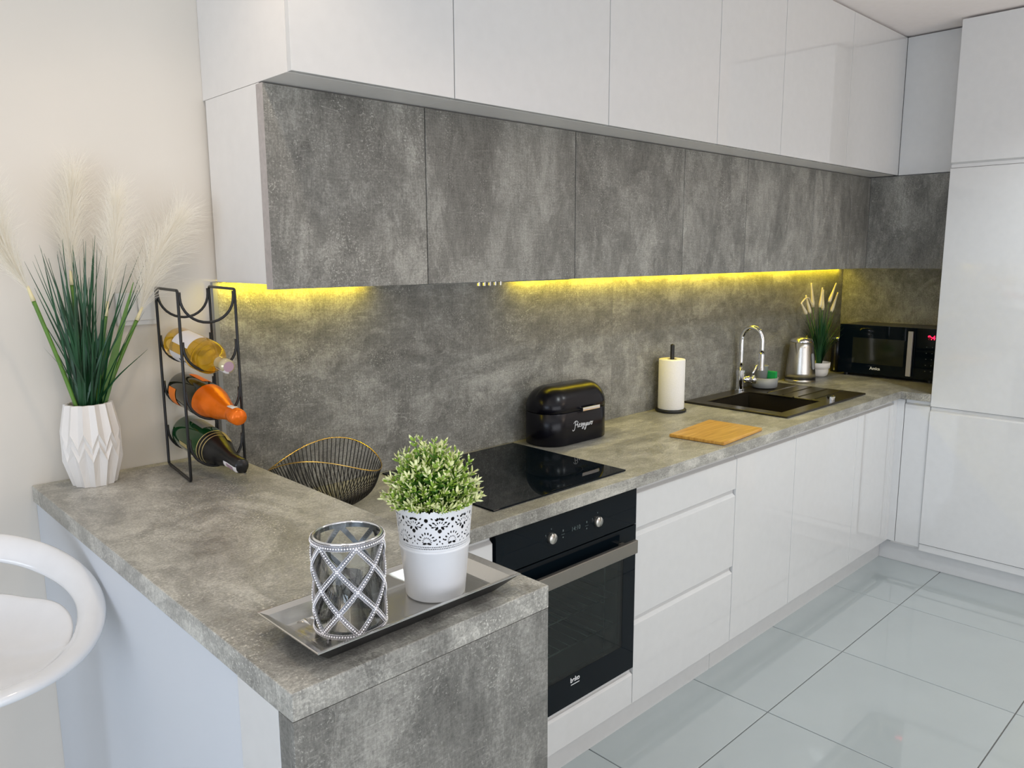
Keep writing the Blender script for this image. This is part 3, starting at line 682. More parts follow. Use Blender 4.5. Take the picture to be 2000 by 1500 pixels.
# ---------------------------------------------------------------- microwave
mx, mxb, my1, my0, mz0, mz1 = 3.160, 3.440, -0.140, -0.660, H+0.016, 1.188
t = thing('microwave', 'black microwave oven with silver vertical handle in the corner', 'microwave', (3.3, -0.4, H))
mk('case', MB().box(mx+0.016, mxb, my0, my1, mz0, mz1-0.004), BLACK_P, t, bevel=0.004)
yh = -0.525
fr = MB(); wy1, wy0, wz0_, wz1_ = -0.215, -0.490, 0.975, 1.118
for (a, b_, c_, d_) in ((yh-0.022, wy0, mz0, mz1), (wy1, my1, mz0, mz1), (wy0, wy1, mz0, wz0_), (wy0, wy1, wz1_, mz1)): fr.box(mx, mx+0.0155, a, b_, c_, d_)
md = mk('door', fr, BLACK_G, t)
mk('window', MB().box(mx+0.002, mx+0.008, wy0, wy1, wz0_, wz1_), mat('mesh_window', (0.018, 0.020, 0.012), 0.08), md)
mk('handle', MB().box(mx-0.022, mx-0.008, yh-0.012, yh+0.012, 0.930, 1.170).box(mx-0.008, mx, yh-0.008, yh+0.008, 0.94, 0.955).box(mx-0.008, mx, yh-0.008, yh+0.008, 1.145, 1.16), MWH, md, bevel=0.0015)
mk('control_panel', MB().box(mx, mx+0.0155, my0, yh-0.0235, mz0, mz1), BLACK_G, t)
text('red_clock', '9:41', 0.030, (mx-0.0003, -0.630, 1.132), (0, -1, 0), (0, 0, 1), REDLED, t, bold=0.0008)
text('lettering', 'Amica', 0.022, (mx-0.0003, -0.345, 0.945), (0, -1, 0), (0, 0, 1), PRINT, t, bold=0.0006)
bt = MB()
for k in range(5):
    for q in range(2): bt.box(mx-0.0008, mx, -0.600-q*0.028-0.005, -0.600-q*0.028, 1.09-k*0.032, 1.093-k*0.032)
mk('button_marks', bt, DIMPRINT, t)['kind'] = 'stuff'
for (x, y) in ((mx+0.03, my0+0.04), (mx+0.03, my1-0.04), (mxb-0.03, my0+0.04), (mxb-0.03, my1-0.04)): mk('foot', MB().cyl((x, y), 0.014, H+0.0005, mz0, 16), BLACK_P, t)

# ---------------------------------------------------------------- paper towel
PX, PY = 1.600, -0.088
t = thing('paper_towel_holder', 'black upright paper towel holder near the splashback', 'holder', (PX, PY, H))
mk('base', MB().lathe([(0.0001, H+0.0005), (0.064, H+0.0005), (0.067, H+0.003), (0.067, H+0.010), (0.064, H+0.0125), (0.0001, H+0.0125)], (PX, PY, 0), 48), BLACK_W, t)
mk('pole', MB().cyl((PX, PY), 0.009, H+0.0125, 1.188, 20).lathe([(0.009, 1.188), (0.0085, 1.193), (0.0001, 1.196)], (PX, PY, 0), 20), BLACK_W, t)
t = thing('paper_towel_roll', 'white paper towel roll on the black holder', 'paper towel', (PX, PY, H+0.013))
mk('paper', MB().lathe([(0.021, H+0.013), (0.0555, H+0.013), (0.0568, H+0.016), (0.0568, 1.127), (0.0555, 1.130), (0.021, 1.130)], (PX, PY, 0), 48), PAPER, t)
mk('core', MB().lathe([(0.0205, H+0.013), (0.0205, 1.1295), (0.0190, 1.1295), (0.0190, H+0.013), (0.0205, H+0.013)], (PX, PY, 0), 32), CARD, t)
# cutting board
bd = Vector((1.5140-1.186, -0.341+0.368, 0)).normalized(); bn = Vector((-bd.y, bd.x, 0)); bc = Vector((1.352, -0.470, 0))
def bcorner(u, v): p = bc+bd*u+bn*v; return (p.x, p.y)
cb = tag(mk('cutting_board', MB().prism([bcorner(-0.160, -0.110), bcorner(0.158, -0.112), bcorner(0.166, 0.118), bcorner(-0.166, 0.110)], 'z', H+0.0005, H+0.0135), WOOD, loc=(1.352, -0.47, H), bevel=0.003), 'bamboo cutting board lying on the worktop before the towel', 'cutting board')

# ---------------------------------------------------------------- bread bin
BX, BY, BL, BW_, BH = 0.893, -0.110, 0.172, 0.087, 0.212
t = thing('bread_bin', 'rounded black enamel bread bin behind the hob', 'bread bin', (BX, BY, H))
RT = 0.074
def stad(inset, z, n=14):
    hw, hl = BW_-inset, BL-inset; rc = max(0.004, min(hw, 0.080)-0.0*inset); 
    pts = []
    for (cx1, cy1, a0) in ((hl-rc, hw-rc, 0), (-(hl-rc), hw-rc, PI/2), (-(hl-rc), -(hw-rc), PI), (hl-rc, -(hw-rc), 1.5*PI)):
        for k in range(n): a = a0+PI/2*k/(n-1); pts.append((BX+cx1+rc*math.cos(a), BY+cy1+rc*math.sin(a), z))
    return pts
def skin(rings, cap0=True, cap1=True):
    b = MB(); n = len(rings[0])
    for r in rings: b.v += r
    for j in range(len(rings)-1):
        for i in range(n): b.f.append((j*n+i, j*n+(i+1) % n, (j+1)*n+(i+1) % n, (j+1)*n+i)); b.m.append(0); b.sm.append(True)
    if cap0: b.f.append(tuple(range(n))[::-1]); b.m.append(0); b.sm.append(False)
    if cap1: o = (len(rings)-1)*n; b.f.append(tuple(o+i for i in range(n))); b.m.append(0); b.sm.append(True)
    return b
mk('body', skin([stad(0.003, H+0.0005), stad(0, H+0.004), stad(0, H+0.118), stad(0.002, H+0.120)]), BLACK_S, t)
rg = [stad(0.002, H+0.1205), stad(0, H+0.123)]
for k in range(0, 13):
    a = PI/2*k/12; rg.append(stad(RT*(1-math.cos(a)), H+BH-RT+RT*math.sin(a)))
mk('lid', skin(rg), BLACK_S, t)
yb = BY-BW_
mk('handle', MB().box(0.870, 0.965, yb-0.016, yb-0.010, H+0.120, H+0.133).box(0.872, 0.882, yb-0.010, yb+0.002, H+0.121, H+0.132).box(0.953, 0.963, yb-0.010, yb+0.002, H+0.121, H+0.132), CHROME, t, bevel=0.001)
# hand drawn cursive "Pieczywo"
strokes = [[(0.02,.62),(.10,.78),(.22,.80),(.30,.70),(.27,.55),(.18,.48),(.10,.50)], [(.17,.80),(.13,.5),(.10,.25),(.04,.05),(-.04,.02),(-.06,.12)],
 [(.26,.40),(.30,.52),(.295,.32),(.31,.24),(.36,.30),(.42,.40),(.47,.50),(.43,.54),(.39,.42),(.41,.28),(.48,.25),(.55,.36),(.62,.50),(.57,.53),(.53,.38),(.56,.26),(.62,.28),(.67,.45),(.74,.52),(.72,.42),(.68,.36),(.73,.30),(.70,.12),(.62,.02),(.62,.12),(.75,.28),(.82,.50),(.81,.32),(.86,.25),(.92,.50),(.89,.25),(.85,.0),(.78,-.08),(.79,.05),(.93,.26),(.99,.50),(.98,.30),(1.03,.25),(1.08,.48),(1.08,.30),(1.13,.26),(1.18,.50),(1.24,.48),(1.22,.32),(1.27,.24),(1.33,.36),(1.30,.50),(1.24,.48),(1.30,.44),(1.38,.50)], [(.315,.66),(.325,.70)]]
tx = MB(); sc_ = 0.078
for st in strokes:
    tx.tube([(0.836+p.x*sc_, yb-0.0006, H+0.050+p.y*sc_*0.55+0.0) for p in bez([(a, b_, 0) for a, b_ in st], 5)], 0.0011, 5)
mk('lettering', tx, PRINT, t)

# ---------------------------------------------------------------- wire fruit bowl
FX, FY = -0.183, -0.213
t = thing('wire_fruit_bowl', 'black wire bowl with gold rim beside the raised bar', 'bowl', (FX, FY, H))
def rim(a):
    ca, sa = math.cos(a), math.sin(a)
    r = 0.149
    z = 0.141+0.027*math.sin(2*a)-0.004*math.cos(a-PI/4)
    return Vector((FX+r*ca, FY+r*sa, H+z))
NB = 76
mk('rim', MB().tube([rim(2*PI*k/96) for k in range(96)], 0.0017, 6, closed=True), GOLD, t)
wb = MB()
for k in range(NB):
    a = 2*PI*k/NB; p1 = rim(a)
    a2 = a+0.25; p0 = Vector((FX+0.036*math.cos(a2)+0.028, FY+0.036*math.sin(a2), H+0.003))
    mid = Vector((FX+0.112*math.cos(a+0.12)+0.012, FY+0.112*math.sin(a+0.12), H+0.050))
    wb.tube(bez([p0, mid, p1], 6), 0.0013, 5)
w_ = mk('wires', wb, BLACK_W, t)
mk('base_ring', MB().tube([(FX+0.028+0.036*math.cos(2*PI*k/32), FY+0.036*math.sin(2*PI*k/32), H+0.0025) for k in range(32)], 0.002, 6, closed=True), BLACK_W, t)
# ---------------------------------------------------------------- vase and pampas
AX, AY = -0.712, -0.078
t = thing('pleated_vase', 'white pleated ceramic vase at the wall end of the bar', 'vase', (AX, AY, HP))
NP = 13; hv = 0.190
rows = [(0.0, 0.0455, 0.0395), (0.30, 0.0600, 0.0490), (0.44, 0.0560, 0.0640), (0.52, 0.0640, 0.0560), (0.62, 0.0560, 0.0645), (1.0, 0.0440, 0.0535)]
vb = MB(); n2 = 2*NP
def vring(fr_, re, ro, she, sho, sc=1.0):
    out = []
    for i in range(n2):
        a = 2*PI*(i)/n2+0.1; ev = i % 2 == 0; r = (re if ev else ro)*sc; z = HP+0.0005+hv*(fr_+(she if ev else sho))
        out.append((AX+r*math.cos(a), AY+r*math.sin(a), z))
    return out
rings = [vring(0, 0.0465, 0.0415, 0, 0), vring(0.37, 0.0630, 0.0560, -0.05, 0.05), vring(0.455, 0.0575, 0.0625, -0.055, 0.055), vring(0.54, 0.0625, 0.0575, -0.055, 0.055), vring(0.62, 0.0575, 0.0630, -0.05, 0.05), vring(1.0, 0.0450, 0.0510, 0, 0), vring(1.0, 0.0400, 0.0445, 0.0, 0), vring(0.80, 0.0400, 0.0420, 0, 0)]
for r in rings: vb.v += r
for j in range(len(rings)-1):
    for i in range(n2):
        a, b_, c_, d_ = j*n2+i, j*n2+(i+1) % n2, (j+1)*n2+(i+1) % n2, (j+1)*n2+i
        if i % 2 == 0: vb.f += [(a, b_, c_), (a, c_, d_)]
        else: vb.f += [(a, b_, d_), (b_, c_, d_)]
        vb.m += [0, 0]; vb.sm += [False, False]
vb.f.append(tuple(range(n2))[::-1]); vb.m.append(0); vb.sm.append(False)
vb.f.append(tuple((len(rings)-1)*n2+i for i in range(n2))); vb.m.append(0); vb.sm.append(False)
mk('vase_body', vb, CERAM, t)
t = thing('pampas_bouquet', 'artificial green grass with four cream pampas plumes in the vase', 'plant', (AX, AY, HP+0.15))
random.seed(11)
gb = MB(); zb_ = HP+0.155
def blade(bm_, x1, y1, z1, w0, bow=0.3, x0=None, y0=None):
    x0 = AX+random.uniform(-0.026, 0.026) if x0 is None else x0; y0 = AY+random.uniform(-0.02, 0.02) if y0 is None else y0
    A = Vector((x0, y0, zb_)); B = Vector((x1, y1, z1)); Mi = A.lerp(B, 0.5)+Vector((0.12*bow*(A.x-B.x), 0, 0.03*bow))
    pp = bez([A, Mi, B], 5); sd = Vector((0.72, -0.69, 0)); yaw_ = random.uniform(-0.7, 0.7); sd = Vector((math.cos(yaw_-0.76), math.sin(yaw_-0.76), 0))
    n_ = len(pp); vs = []
    for i_, p in enumerate(pp):
        w = w0*(1-(i_/(n_-1))**1.6*0.93)*(0.6+0.4*min(1, i_/2)); vs += [p-sd*w, p+sd*w]
    bm_.add(vs, [(2*i_, 2*i_+1, 2*i_+3, 2*i_+2) for i_ in range(n_-1)])
for k in range(100):
    u = random.gauss(0, 0.42); u = max(-0.75, min(0.9, u))
    zt_ = 1.640-0.09*abs(u)-random.random()**1.3*0.22
    # the fan spreads parallel to the picture's horizontal
    blade(gb, AX+0.01+u*0.125, min(-0.012, AY+random.uniform(-0.08, 0.05)-u*0.05), zt_, random.uniform(0.0024, 0.0046))
for (x1, z1) in ((-0.778, 1.605), (-0.772, 1.598), (-0.738, 1.618), (-0.800, 1.57), (-0.56, 1.605), (-0.545, 1.60), (-0.53, 1.585), (-0.665, 1.60)):
    blade(gb, x1, AY+random.uniform(-0.03, 0.03), z1, 0.0026)
o = mk('grass_blades', gb, BLADE, t); o['kind'] = 'stuff'
wd = MB(); blade(wd, -0.598, -0.10, 1.52, 0.011, 0.1, AX+0.02, AY-0.01); blade(wd, -0.640, -0.09, 1.44, 0.010, 0.1); mk('broad_leaf', wd, STALK, t)
def plume(P0, P1, L1, width, seed, bend, base=None):
    random.seed(seed)
    stem = bez([(base[0], base[1], zb_-0.01), tuple(Vector((base[0], base[1], zb_-0.01)).lerp(Vector(P0), 0.5)+Vector((0.0, 0, 0.008))), P0], 8)
    s_o = mk('stalk', MB().tube(stem, 0.0042, 8), STALK, t)
    d0 = (Vector(P0)-stem[-3]).normalized()
    mk('husk', MB().tube([P0, Vector(P0)+d0*0.012, Vector(P0)+d0*0.034], 0.0052, 8, taper=lambda q: 1-0.45*q), HUSK, s_o)
    axis = bez([Vector(P0)+d0*0.02, Vector(P0).lerp(Vector(P1), 0.5)+Vector(bend), P1], 14); n = len(axis)
    pl = MB()
    for k in range(L1):
        q = random.random()**0.8; i = min(n-2, int(q*(n-1))); A = axis[i]; tg = (axis[i+1]-axis[i]).normalized()
        a = random.uniform(0, 2*PI); rad = Vector((math.cos(a), 0.55*math.sin(a), 0.0)); rad = (rad-tg*rad.dot(tg))
        env = width*(0.25+0.75*math.sin(PI*min(1, 0.12+q*0.75))**0.8)*random.uniform(0.25, 1.1)
        ln = random.uniform(0.06, 0.125)*(1.1-0.25*q)
        B = A+tg*ln*0.60+rad*env*0.50; C_ = A+tg*ln+rad*env+Vector((random.gauss(0, 0.006), 0, -0.022*random.random()))
        for Z_ in (B, C_): Z_.y = min(Z_.y, -0.004)
        sd = Vector((0.72, -0.69, 0))*random.uniform(0.00018, 0.00032); sd = sd if random.random() < .5 else Vector((0, 0, 1))*sd.length
        M1 = A.lerp(B, 0.5)+rad*env*0.03; 
        vs = []
        for j_, p in enumerate((A, M1, B, C_)):
            w = (1, 1, 0.8, 0.25)[j_]; vs += [p-sd*w, p+sd*w]
        pl.add(vs, [(0,1,3,2), (2,3,5,4), (4,5,7,6)])
    o = mk('plume', pl, PLUME, s_o); o['kind'] = 'stuff'
plume((-0.803, -0.090, 1.485), (-0.872, -0.11, 1.700), 1900, 0.070, 1, (-0.010, 0, 0.0), (AX-0.018, AY-0.012))
plume((-0.712, -0.040, 1.515), (-0.690, -0.04, 1.745), 1900, 0.066, 2, (-0.005, 0, 0.0), (AX-0.005, AY+0.01))
plume((-0.664, -0.100, 1.445), (-0.618, -0.09, 1.700), 2000, 0.066, 3, (0.004, 0, 0.0), (AX+0.008, AY-0.015))
plume((-0.592, -0.082, 1.43), (-0.478, -0.085, 1.665), 2400, 0.100, 4, (-0.008, 0, 0.012), (AX+0.016, AY-0.005))

# wall switch
t = thing('wall_switch', 'white double socket frame on the wall behind the plumes', 'switch', (-0.56, -0.005, 1.45))
mk('frame', MB().box(-0.612, -0.515, -0.010, -0.001, 1.412, 1.492), SWITCH, t, bevel=0.002)
mk('rocker', MB().box(-0.604, -0.566, -0.0145, -0.0105, 1.424, 1.480), SWITCH, t, bevel=0.0015)
mk('rocker', MB().box(-0.563, -0.524, -0.0145, -0.0105, 1.424, 1.480), SWITCH, t, bevel=0.0015)

# ---------------------------------------------------------------- wine rack
t = thing('wine_rack', 'black wire wine rack standing on the bar', 'wine rack', (-0.48, -0.14, HP))
RL0, RL1 = Vector((-0.5270, -0.036, 0)), Vector((-0.5525, -0.240, 0))       # left frame rear, front
RR0, RR1 = Vector((-0.4000, -0.050, 0)), Vector((-0.4255, -0.254, 0))
rr = 0.0034; zlo, zhi = HP+rr+0.0004, 1.503
def frame(a, b_):
    q = [Vector((a.x, a.y, zlo)), Vector((b_.x, b_.y, zlo)), Vector((b_.x, b_.y, zhi)), Vector((a.x, a.y, zhi))]
    pts = []; c = 0.006
    for i in range(4):
        p, pr_, nx = q[i], q[i-1], q[(i+1) % 4]
        pts += [p+(pr_-p).normalized()*c, p+((pr_-p).normalized()+(nx-p).normalized())*c*0.3, p+(nx-p).normalized()*c]
    return MB().tube(pts, rr, 8, closed=True)
mk('side_frame', frame(RL0, RL1), BLACK_W, t); mk('side_frame', frame(RR0, RR1), BLACK_W, t)
for zt_ in (1.487, 1.374, 1.260, 1.147):
    for (a, b_) in ((RL0, RR0), (RL1, RR1)):
        dr_ = (b_-a); half = dr_.length/2-0.004; dn = dr_.normalized(); mid = (a+b_)/2
        pts = [mid-dn*half+Vector((0, 0, zt_+0.012))]
        for k in range(17):
            an = PI+PI*k/16; pts.append(mid+dn*half*math.cos(an)+Vector((0, 0, zt_+half*math.sin(an)*0.98)))
        pts.append(mid+dn*half+Vector((0, 0, zt_+0.012)))
        mk('cradle', MB().tube(pts, 0.0032, 8), BLACK_W, t)

def bottle(name, label, P0, P1, kind):
    t = thing(name, label, 'bottle', P0)
    P0, P1 = Vector(P0), Vector(P1); ax = (P1-P0); L_ = ax.length; ax.normalize()
    q = Vector((0, 0, 1)).rotation_difference(ax).to_matrix().to_4x4(); q.translation = P0
    # q local: +z to the neck. make local frame's "up" spin known
    up_l = q.inverted().to_3x3() @ Vector((0, 0, 1)); spin = math.atan2(up_l.y, up_l.x)
    def lat(nm_, prof, m, n=48, a0=0, a1=2*PI, par=None, **k): return mk(nm_, MB().lathe(prof, (0, 0, 0), n, 0, True, mat4=q, a0=a0+spin, a1=a1+spin, **k), m, par or t)
    if kind == 'wine':
        pf = [(0.0001, 0.004), (0.033, 0.001), (0.0385, 0.004), (0.0400, 0.010), (0.0400, 0.178), (0.0385, 0.193), (0.031, 0.209), (0.020, 0.222), (0.0148, 0.238), (0.0138, 0.250), (0.0138, L_-0.004), (0.0001, L_-0.004)]
        lat('glass', pf, WINE)
        lat('capsule', [(0.0146, 0.247), (0.0150, L_-0.02), (0.0158, L_-0.018), (0.0158, L_), (0.0001, L_+0.0005)], CLEARCAP)
        lat('front_label', [(0.0404, 0.055), (0.0404, 0.150)], LABELW, 24, -0.15, 1.15)
        bl = lat('back_label', [(0.0404, 0.045), (0.0404, 0.140)], LABELW, 24, 1.7, 2.9)
        for kk, (s0, s1) in enumerate(((0.10, 0.108), (0.112, 0.118), (0.122, 0.130), (0.133, 0.138))): lat('lettering', [(0.0407, s0), (0.0407, s1)], INK, 4, 1.95, 2.10, bl)
        lat('tax_band', [(0.0152, L_-0.045), (0.0160, L_-0.017), (0.0163, L_+0.0008), (0.004, L_+0.0012)], LABELW, 6, 2.2, 3.2)
        lat('seal_stamp', [(0.0120, L_+0.0016), (0.0001, L_+0.0016)], LABELP, 16)
    else:
        pf = [(0.0001, 0.006), (0.030, 0.001), (0.0400, 0.004), (0.0430, 0.014), (0.0435, 0.120), (0.0425, 0.150), (0.039, 0.175), (0.032, 0.200), (0.025, 0.222), (0.0195, 0.245), (0.0165, 0.265), (0.0155, L_-0.02), (0.0001, L_-0.012)]
        g_ = DKGREEN if kind == 'orange' else GRGLASS; fm = ORANGE if kind == 'orange' else BLKFOIL
        lat('glass', pf, g_)
        if kind == 'orange':
            lat('foil', [(0.0429, 0.152), (0.0398, 0.176), (0.0330, 0.199), (0.0260, 0.222), (0.0205, 0.245), (0.0175, 0.265), (0.0172, L_-0.035), (0.0195, L_-0.030), (0.0190, L_-0.006), (0.0165, L_), (0.0001, L_+0.001)], fm)
            lat('foil_tab', [(0.0424, 0.150), (0.0420, 0.160), (0.0397, 0.177)], fm, 8, 1.2, 2.0)
            lat('front_label', [(0.0439, 0.045), (0.0439, 0.125)], LABELO, 20, -0.55, 0.05)
            lat('back_label', [(0.0439, 0.022), (0.0439, 0.060)], LABELO, 20, 1.25, 2.5)
            lat('tax_band', [(0.0182, L_-0.082), (0.0182, L_-0.037), (0.0201, L_-0.030), (0.0200, L_-0.018)], LABELW, 8, -0.35, 0.45)
        else:
            fo = lat('foil', [(0.0425, 0.156), (0.0395, 0.176), (0.0330, 0.199), (0.0260, 0.222), (0.0205, 0.245), (0.0180, 0.265), (0.0180, L_-0.006), (0.0150, L_), (0.0001, L_+0.001)], fm)
            for (s, r_) in ((0.158, 0.0428), (0.170, 0.0410), (0.180, 0.0386)): lat('gold_band', [(r_+0.0004, s-0.0012), (r_-0.0002, s+0.0012)], LABELG, 48, par=fo)
            lat('neck_emblem', [(0.0425, 0.163), (0.0385, 0.185), (0.0340, 0.202)], LABELG, 8, -0.9, -0.45, fo)
            lat('back_label', [(0.0439, 0.060), (0.0439, 0.105)], LABELG, 12, 1.6, 1.85)
            lat('front_label', [(0.0439, 0.050), (0.0439, 0.125)], mat('grey_label', (0.30, 0.28, 0.26), 0.4), 16, -0.55, 0.30)
            lat('tax_band', [(0.0200, 0.254), (0.0184, 0.268), (0.0184, L_-0.005), (0.0155, L_+0.0006)], LABELW, 6, 1.5, 2.4)
            lat('seal_stamp', [(0.0188, L_-0.045), (0.0188, L_-0.012)], LABELP, 6, 1.65, 2.25, None)
bottle('wine_bottle', 'white wine bottle with pale label, topmost in the wire rack', (-0.485, -0.048, 1.366), (-0.489, -0.338, 1.334), 'wine')
bottle('sparkling_wine_bottle', 'dark bottle with bright orange foil in the middle of the rack', (-0.482, -0.043, 1.252), (-0.475, -0.350, 1.216), 'orange')
bottle('sparkling_wine_bottle', 'green bottle with black foil, lowest in the wire rack', (-0.478, -0.041, 1.139), (-0.476, -0.349, 1.102), 'green')

# ---------------------------------------------------------------- tray
tc_ = Vector((-0.602, -1.124, 0)); td = Vector((1, 0.006, 0)).normalized(); tn = Vector((-td.y, td.x, 0))
t = thing('serving_tray', 'long rectangular satin metal tray on the end of the bar', 'tray', (tc_.x, tc_.y, HP))
def trc(hx, hy, z, n=1):
    out = []
    for (sx, sy) in ((-1, -1), (1, -1), (1, 1), (-1, 1)):
        p = tc_+td*hx*sx+tn*hy*sy; out.append((p.x, p.y, HP+z))
    return out
def ringmesh(rs, cap=None):
    b = MB()
    for r in rs: b.v += r
    for j in range(len(rs)-1):
        for i in range(4): b.f.append((j*4+i, j*4+(i+1) % 4, (j+1)*4+(i+1) % 4, (j+1)*4+i)); b.m.append(0); b.sm.append(False)
    if cap: b.f.append(tuple(range(4))[::-1]); b.m.append(0); b.sm.append(False)
    return b
mk('plate', ringmesh([trc(0.146, 0.050, 0.0095), trc(0.150, 0.054, 0.0105), trc(0.168, 0.070, 0.026), trc(0.1775, 0.0795, 0.0302), trc(0.1790, 0.0820, 0.0298), trc(0.1790, 0.0820, 0.0285), trc(0.1775, 0.0790, 0.0280), trc(0.167, 0.0705, 0.0235), trc(0.150, 0.0545, 0.0085), trc(0.146, 0.050, 0.0080), trc(0.146, 0.050, 0.0095)]), TRAYM, t, recalc=True)
mk('plate_floor', MB().prism([(p[0], p[1]) for p in trc(0.1459, 0.0499, 0)], 'z', HP+0.0080, HP+0.0095), TRAYM, t)
for (sx, sy) in ((-1, -1), (1, -1), (1, 1), (-1, 1)):
    p = tc_+td*0.12*sx+tn*0.035*sy; mk('foot', MB().cyl((p.x, p.y), 0.008, HP+0.0005, HP+0.0078, 12), BLACK_P, t)
mk('underside', ringmesh([trc(0.148, 0.052, 0.0006), trc(0.1772, 0.0790, 0.0266), trc(0.1765, 0.0783, 0.0270), trc(0.1675, 0.0710, 0.0225), trc(0.150, 0.0540, 0.0075), trc(0.100, 0.030, 0.0074)], True), BLACK_P, t)
orn = MB(); random.seed(5)
for k in range(9):
    a = -1.2+k*0.30; c = tc_+td*(-0.140+0.010*k)+tn*(0.040-0.002*k)
    d_ = Vector((math.cos(a), math.sin(a), 0)); 
    orn.tube([(c.x, c.y, HP+0.016), tuple((c+d_*0.012)[:2])+(HP+0.021,), tuple((c+d_*0.024)[:2])+(HP+0.018,)], 0.0035, 6, taper=lambda q: (0.4, 1, 0.3)[min(2, int(q*2.001))])
mk('embossed_leaf', orn, TRAYM, t)

# ---------------------------------------------------------------- candle holder
LX, LY = -0.691, -1.141; ZB = HP+0.0098
t = thing('candle_holder', 'glass candle holder wrapped in a rhinestone lattice on the tray', 'candle holder', (LX, LY, ZB))
Rl = 0.0472; z0_, z1_ = ZB+0.012, ZB+0.133
phase = math.atan2(CY-LY, CX-LX)+0.21
lat_ = MB(); bead = MB(); small = MB()
def band(fn, n, wdt):
    # fn(u)->(theta,z); flat strip on the cylinder + a row of stones
    P = [fn(i/n) for i in range(n+1)]; vs = []
    for i, (th, z) in enumerate(P):
        th2, z2 = P[min(i+1, n)]; th1, z1 = P[max(i-1, 0)]
        du, dz = (th2-th1)*Rl, z2-z1; l_ = math.hypot(du, dz) or 1; nu, nz = -dz/l_*wdt, du/l_*wdt
        for s1 in (-1, 1):
            for rr_ in (Rl, Rl+0.0022):
                a = th+s1*nu/Rl; vs.append((LX+rr_*math.cos(a), LY+rr_*math.sin(a), z+s1*nz))
    fs = []
    for i in range(n):
        o = 4*i; q = 4*i+4
        fs += [(o, o+1, q+1, q), (o+2, q+2, q+3, o+3), (o+1, o+3, q+3, q+1), (o, q, q+2, o+2)]
    lat_.add(vs, fs)
    tot = sum(math.hypot((P[i+1][0]-P[i][0])*Rl, P[i+1][1]-P[i][1]) for i in range(n)); nb = int(tot/0.0035)
    for k in range(nb):
        th, z = fn((k+0.5)/nb)
        bead.ball((LX+(Rl+0.0028)*math.cos(th), LY+(Rl+0.0028)*math.sin(th), z), 0.00165, 0, 6)
    ns = int(tot/0.0021)
    for k in range(ns):
        u = (k+0.5)/ns; th, z = fn(u); thb, zb2 = fn(min(1, u+0.01)); tha, za = fn(max(0, u-0.01))
        du, dz = (thb-tha)*Rl, zb2-za; l_ = math.hypot(du, dz) or 1
        for s1 in (-1, 1):
            a = th-s1*dz/l_*wdt/Rl; small.ball((LX+(Rl+0.0024)*math.cos(a), LY+(Rl+0.0024)*math.sin(a), z+s1*du/l_*wdt), 0.00085, 0, 4)
for k in range(6):
    th0 = phase+k*PI/3
    for sg_ in (-1, 1): band(lambda u, th0=th0, sg_=sg_: (th0+sg_*u*2*PI/3, z1_-u*(z1_-z0_)), 40, 0.0033)
band(lambda u: (u*2*PI, z1_+0.001), 72, 0.0034); band(lambda u: (u*2*PI, z0_-0.001), 72, 0.0032)
lo = mk('lattice', lat_, LATT, t)
bo = mk('rhinestones', bead, BEAD, lo); bo['kind'] = 'stuff'
bo = mk('edge_beading', small, LATT2, lo); bo['kind'] = 'stuff'
mk('glass_cylinder', MB().lathe([(0.0001, z0_+0.000), (0.0455, z0_), (0.0464, z0_+0.002), (0.0464, z1_+0.003), (0.0452, z1_+0.0045), (0.0440, z1_+0.003), (0.0440, z0_+0.004), (0.0001, z0_+0.004)], (LX, LY, 0), 64), GLASS, t)
mk('rim', MB().tube([(LX+0.0456*math.cos(2*PI*k/64), LY+0.0456*math.sin(2*PI*k/64), z1_+0.0055) for k in range(64)], 0.0020, 8, closed=True), CHROME, t)
mk('candle_cup', MB().lathe([(0.0001, z0_+0.0045), (0.021, z0_+0.0045), (0.016, z0_+0.012), (0.0175, z0_+0.018), (0.0190, z0_+0.068), (0.0175, z0_+0.068), (0.0160, z0_+0.026), (0.0001, z0_+0.024)], (LX, LY, 0), 40), FROST, t)
for k in range(4):
    a = phase+k*PI/2+0.5; mk('foot', MB().cyl((LX+0.040*math.cos(a), LY+0.040*math.sin(a)), 0.0035, ZB, z0_-0.002, 12), LATT, t)

# ---------------------------------------------------------------- lace flower pot
OX, OY = -0.531, -1.128; ZP = HP+0.0098
t = thing('flower_pot', 'white metal flower pot with a cut out lace band on the tray', 'flower pot', (OX, OY, ZP))
hp_ = 0.147; r0_, r1_ = 0.0455, 0.0590
def prad(z): return r0_+(r1_-r0_)*(z/hp_)
mk('pot_wall', MB().lathe([(0.0001, ZP+0.0005), (0.0435, ZP+0.0005), (0.0455, ZP+0.003), (prad(0.0785), ZP+0.0785), (prad(0.080)+0.0012, ZP+0.0800), (prad(0.082)+0.0012, ZP+0.0822), (prad(0.0838), ZP+0.0838), (prad(0.0838)-0.0012, ZP+0.0838), (0.0440, ZP+0.004), (0.0001, ZP+0.003)], (OX, OY, 0), 72), WPOT, t)
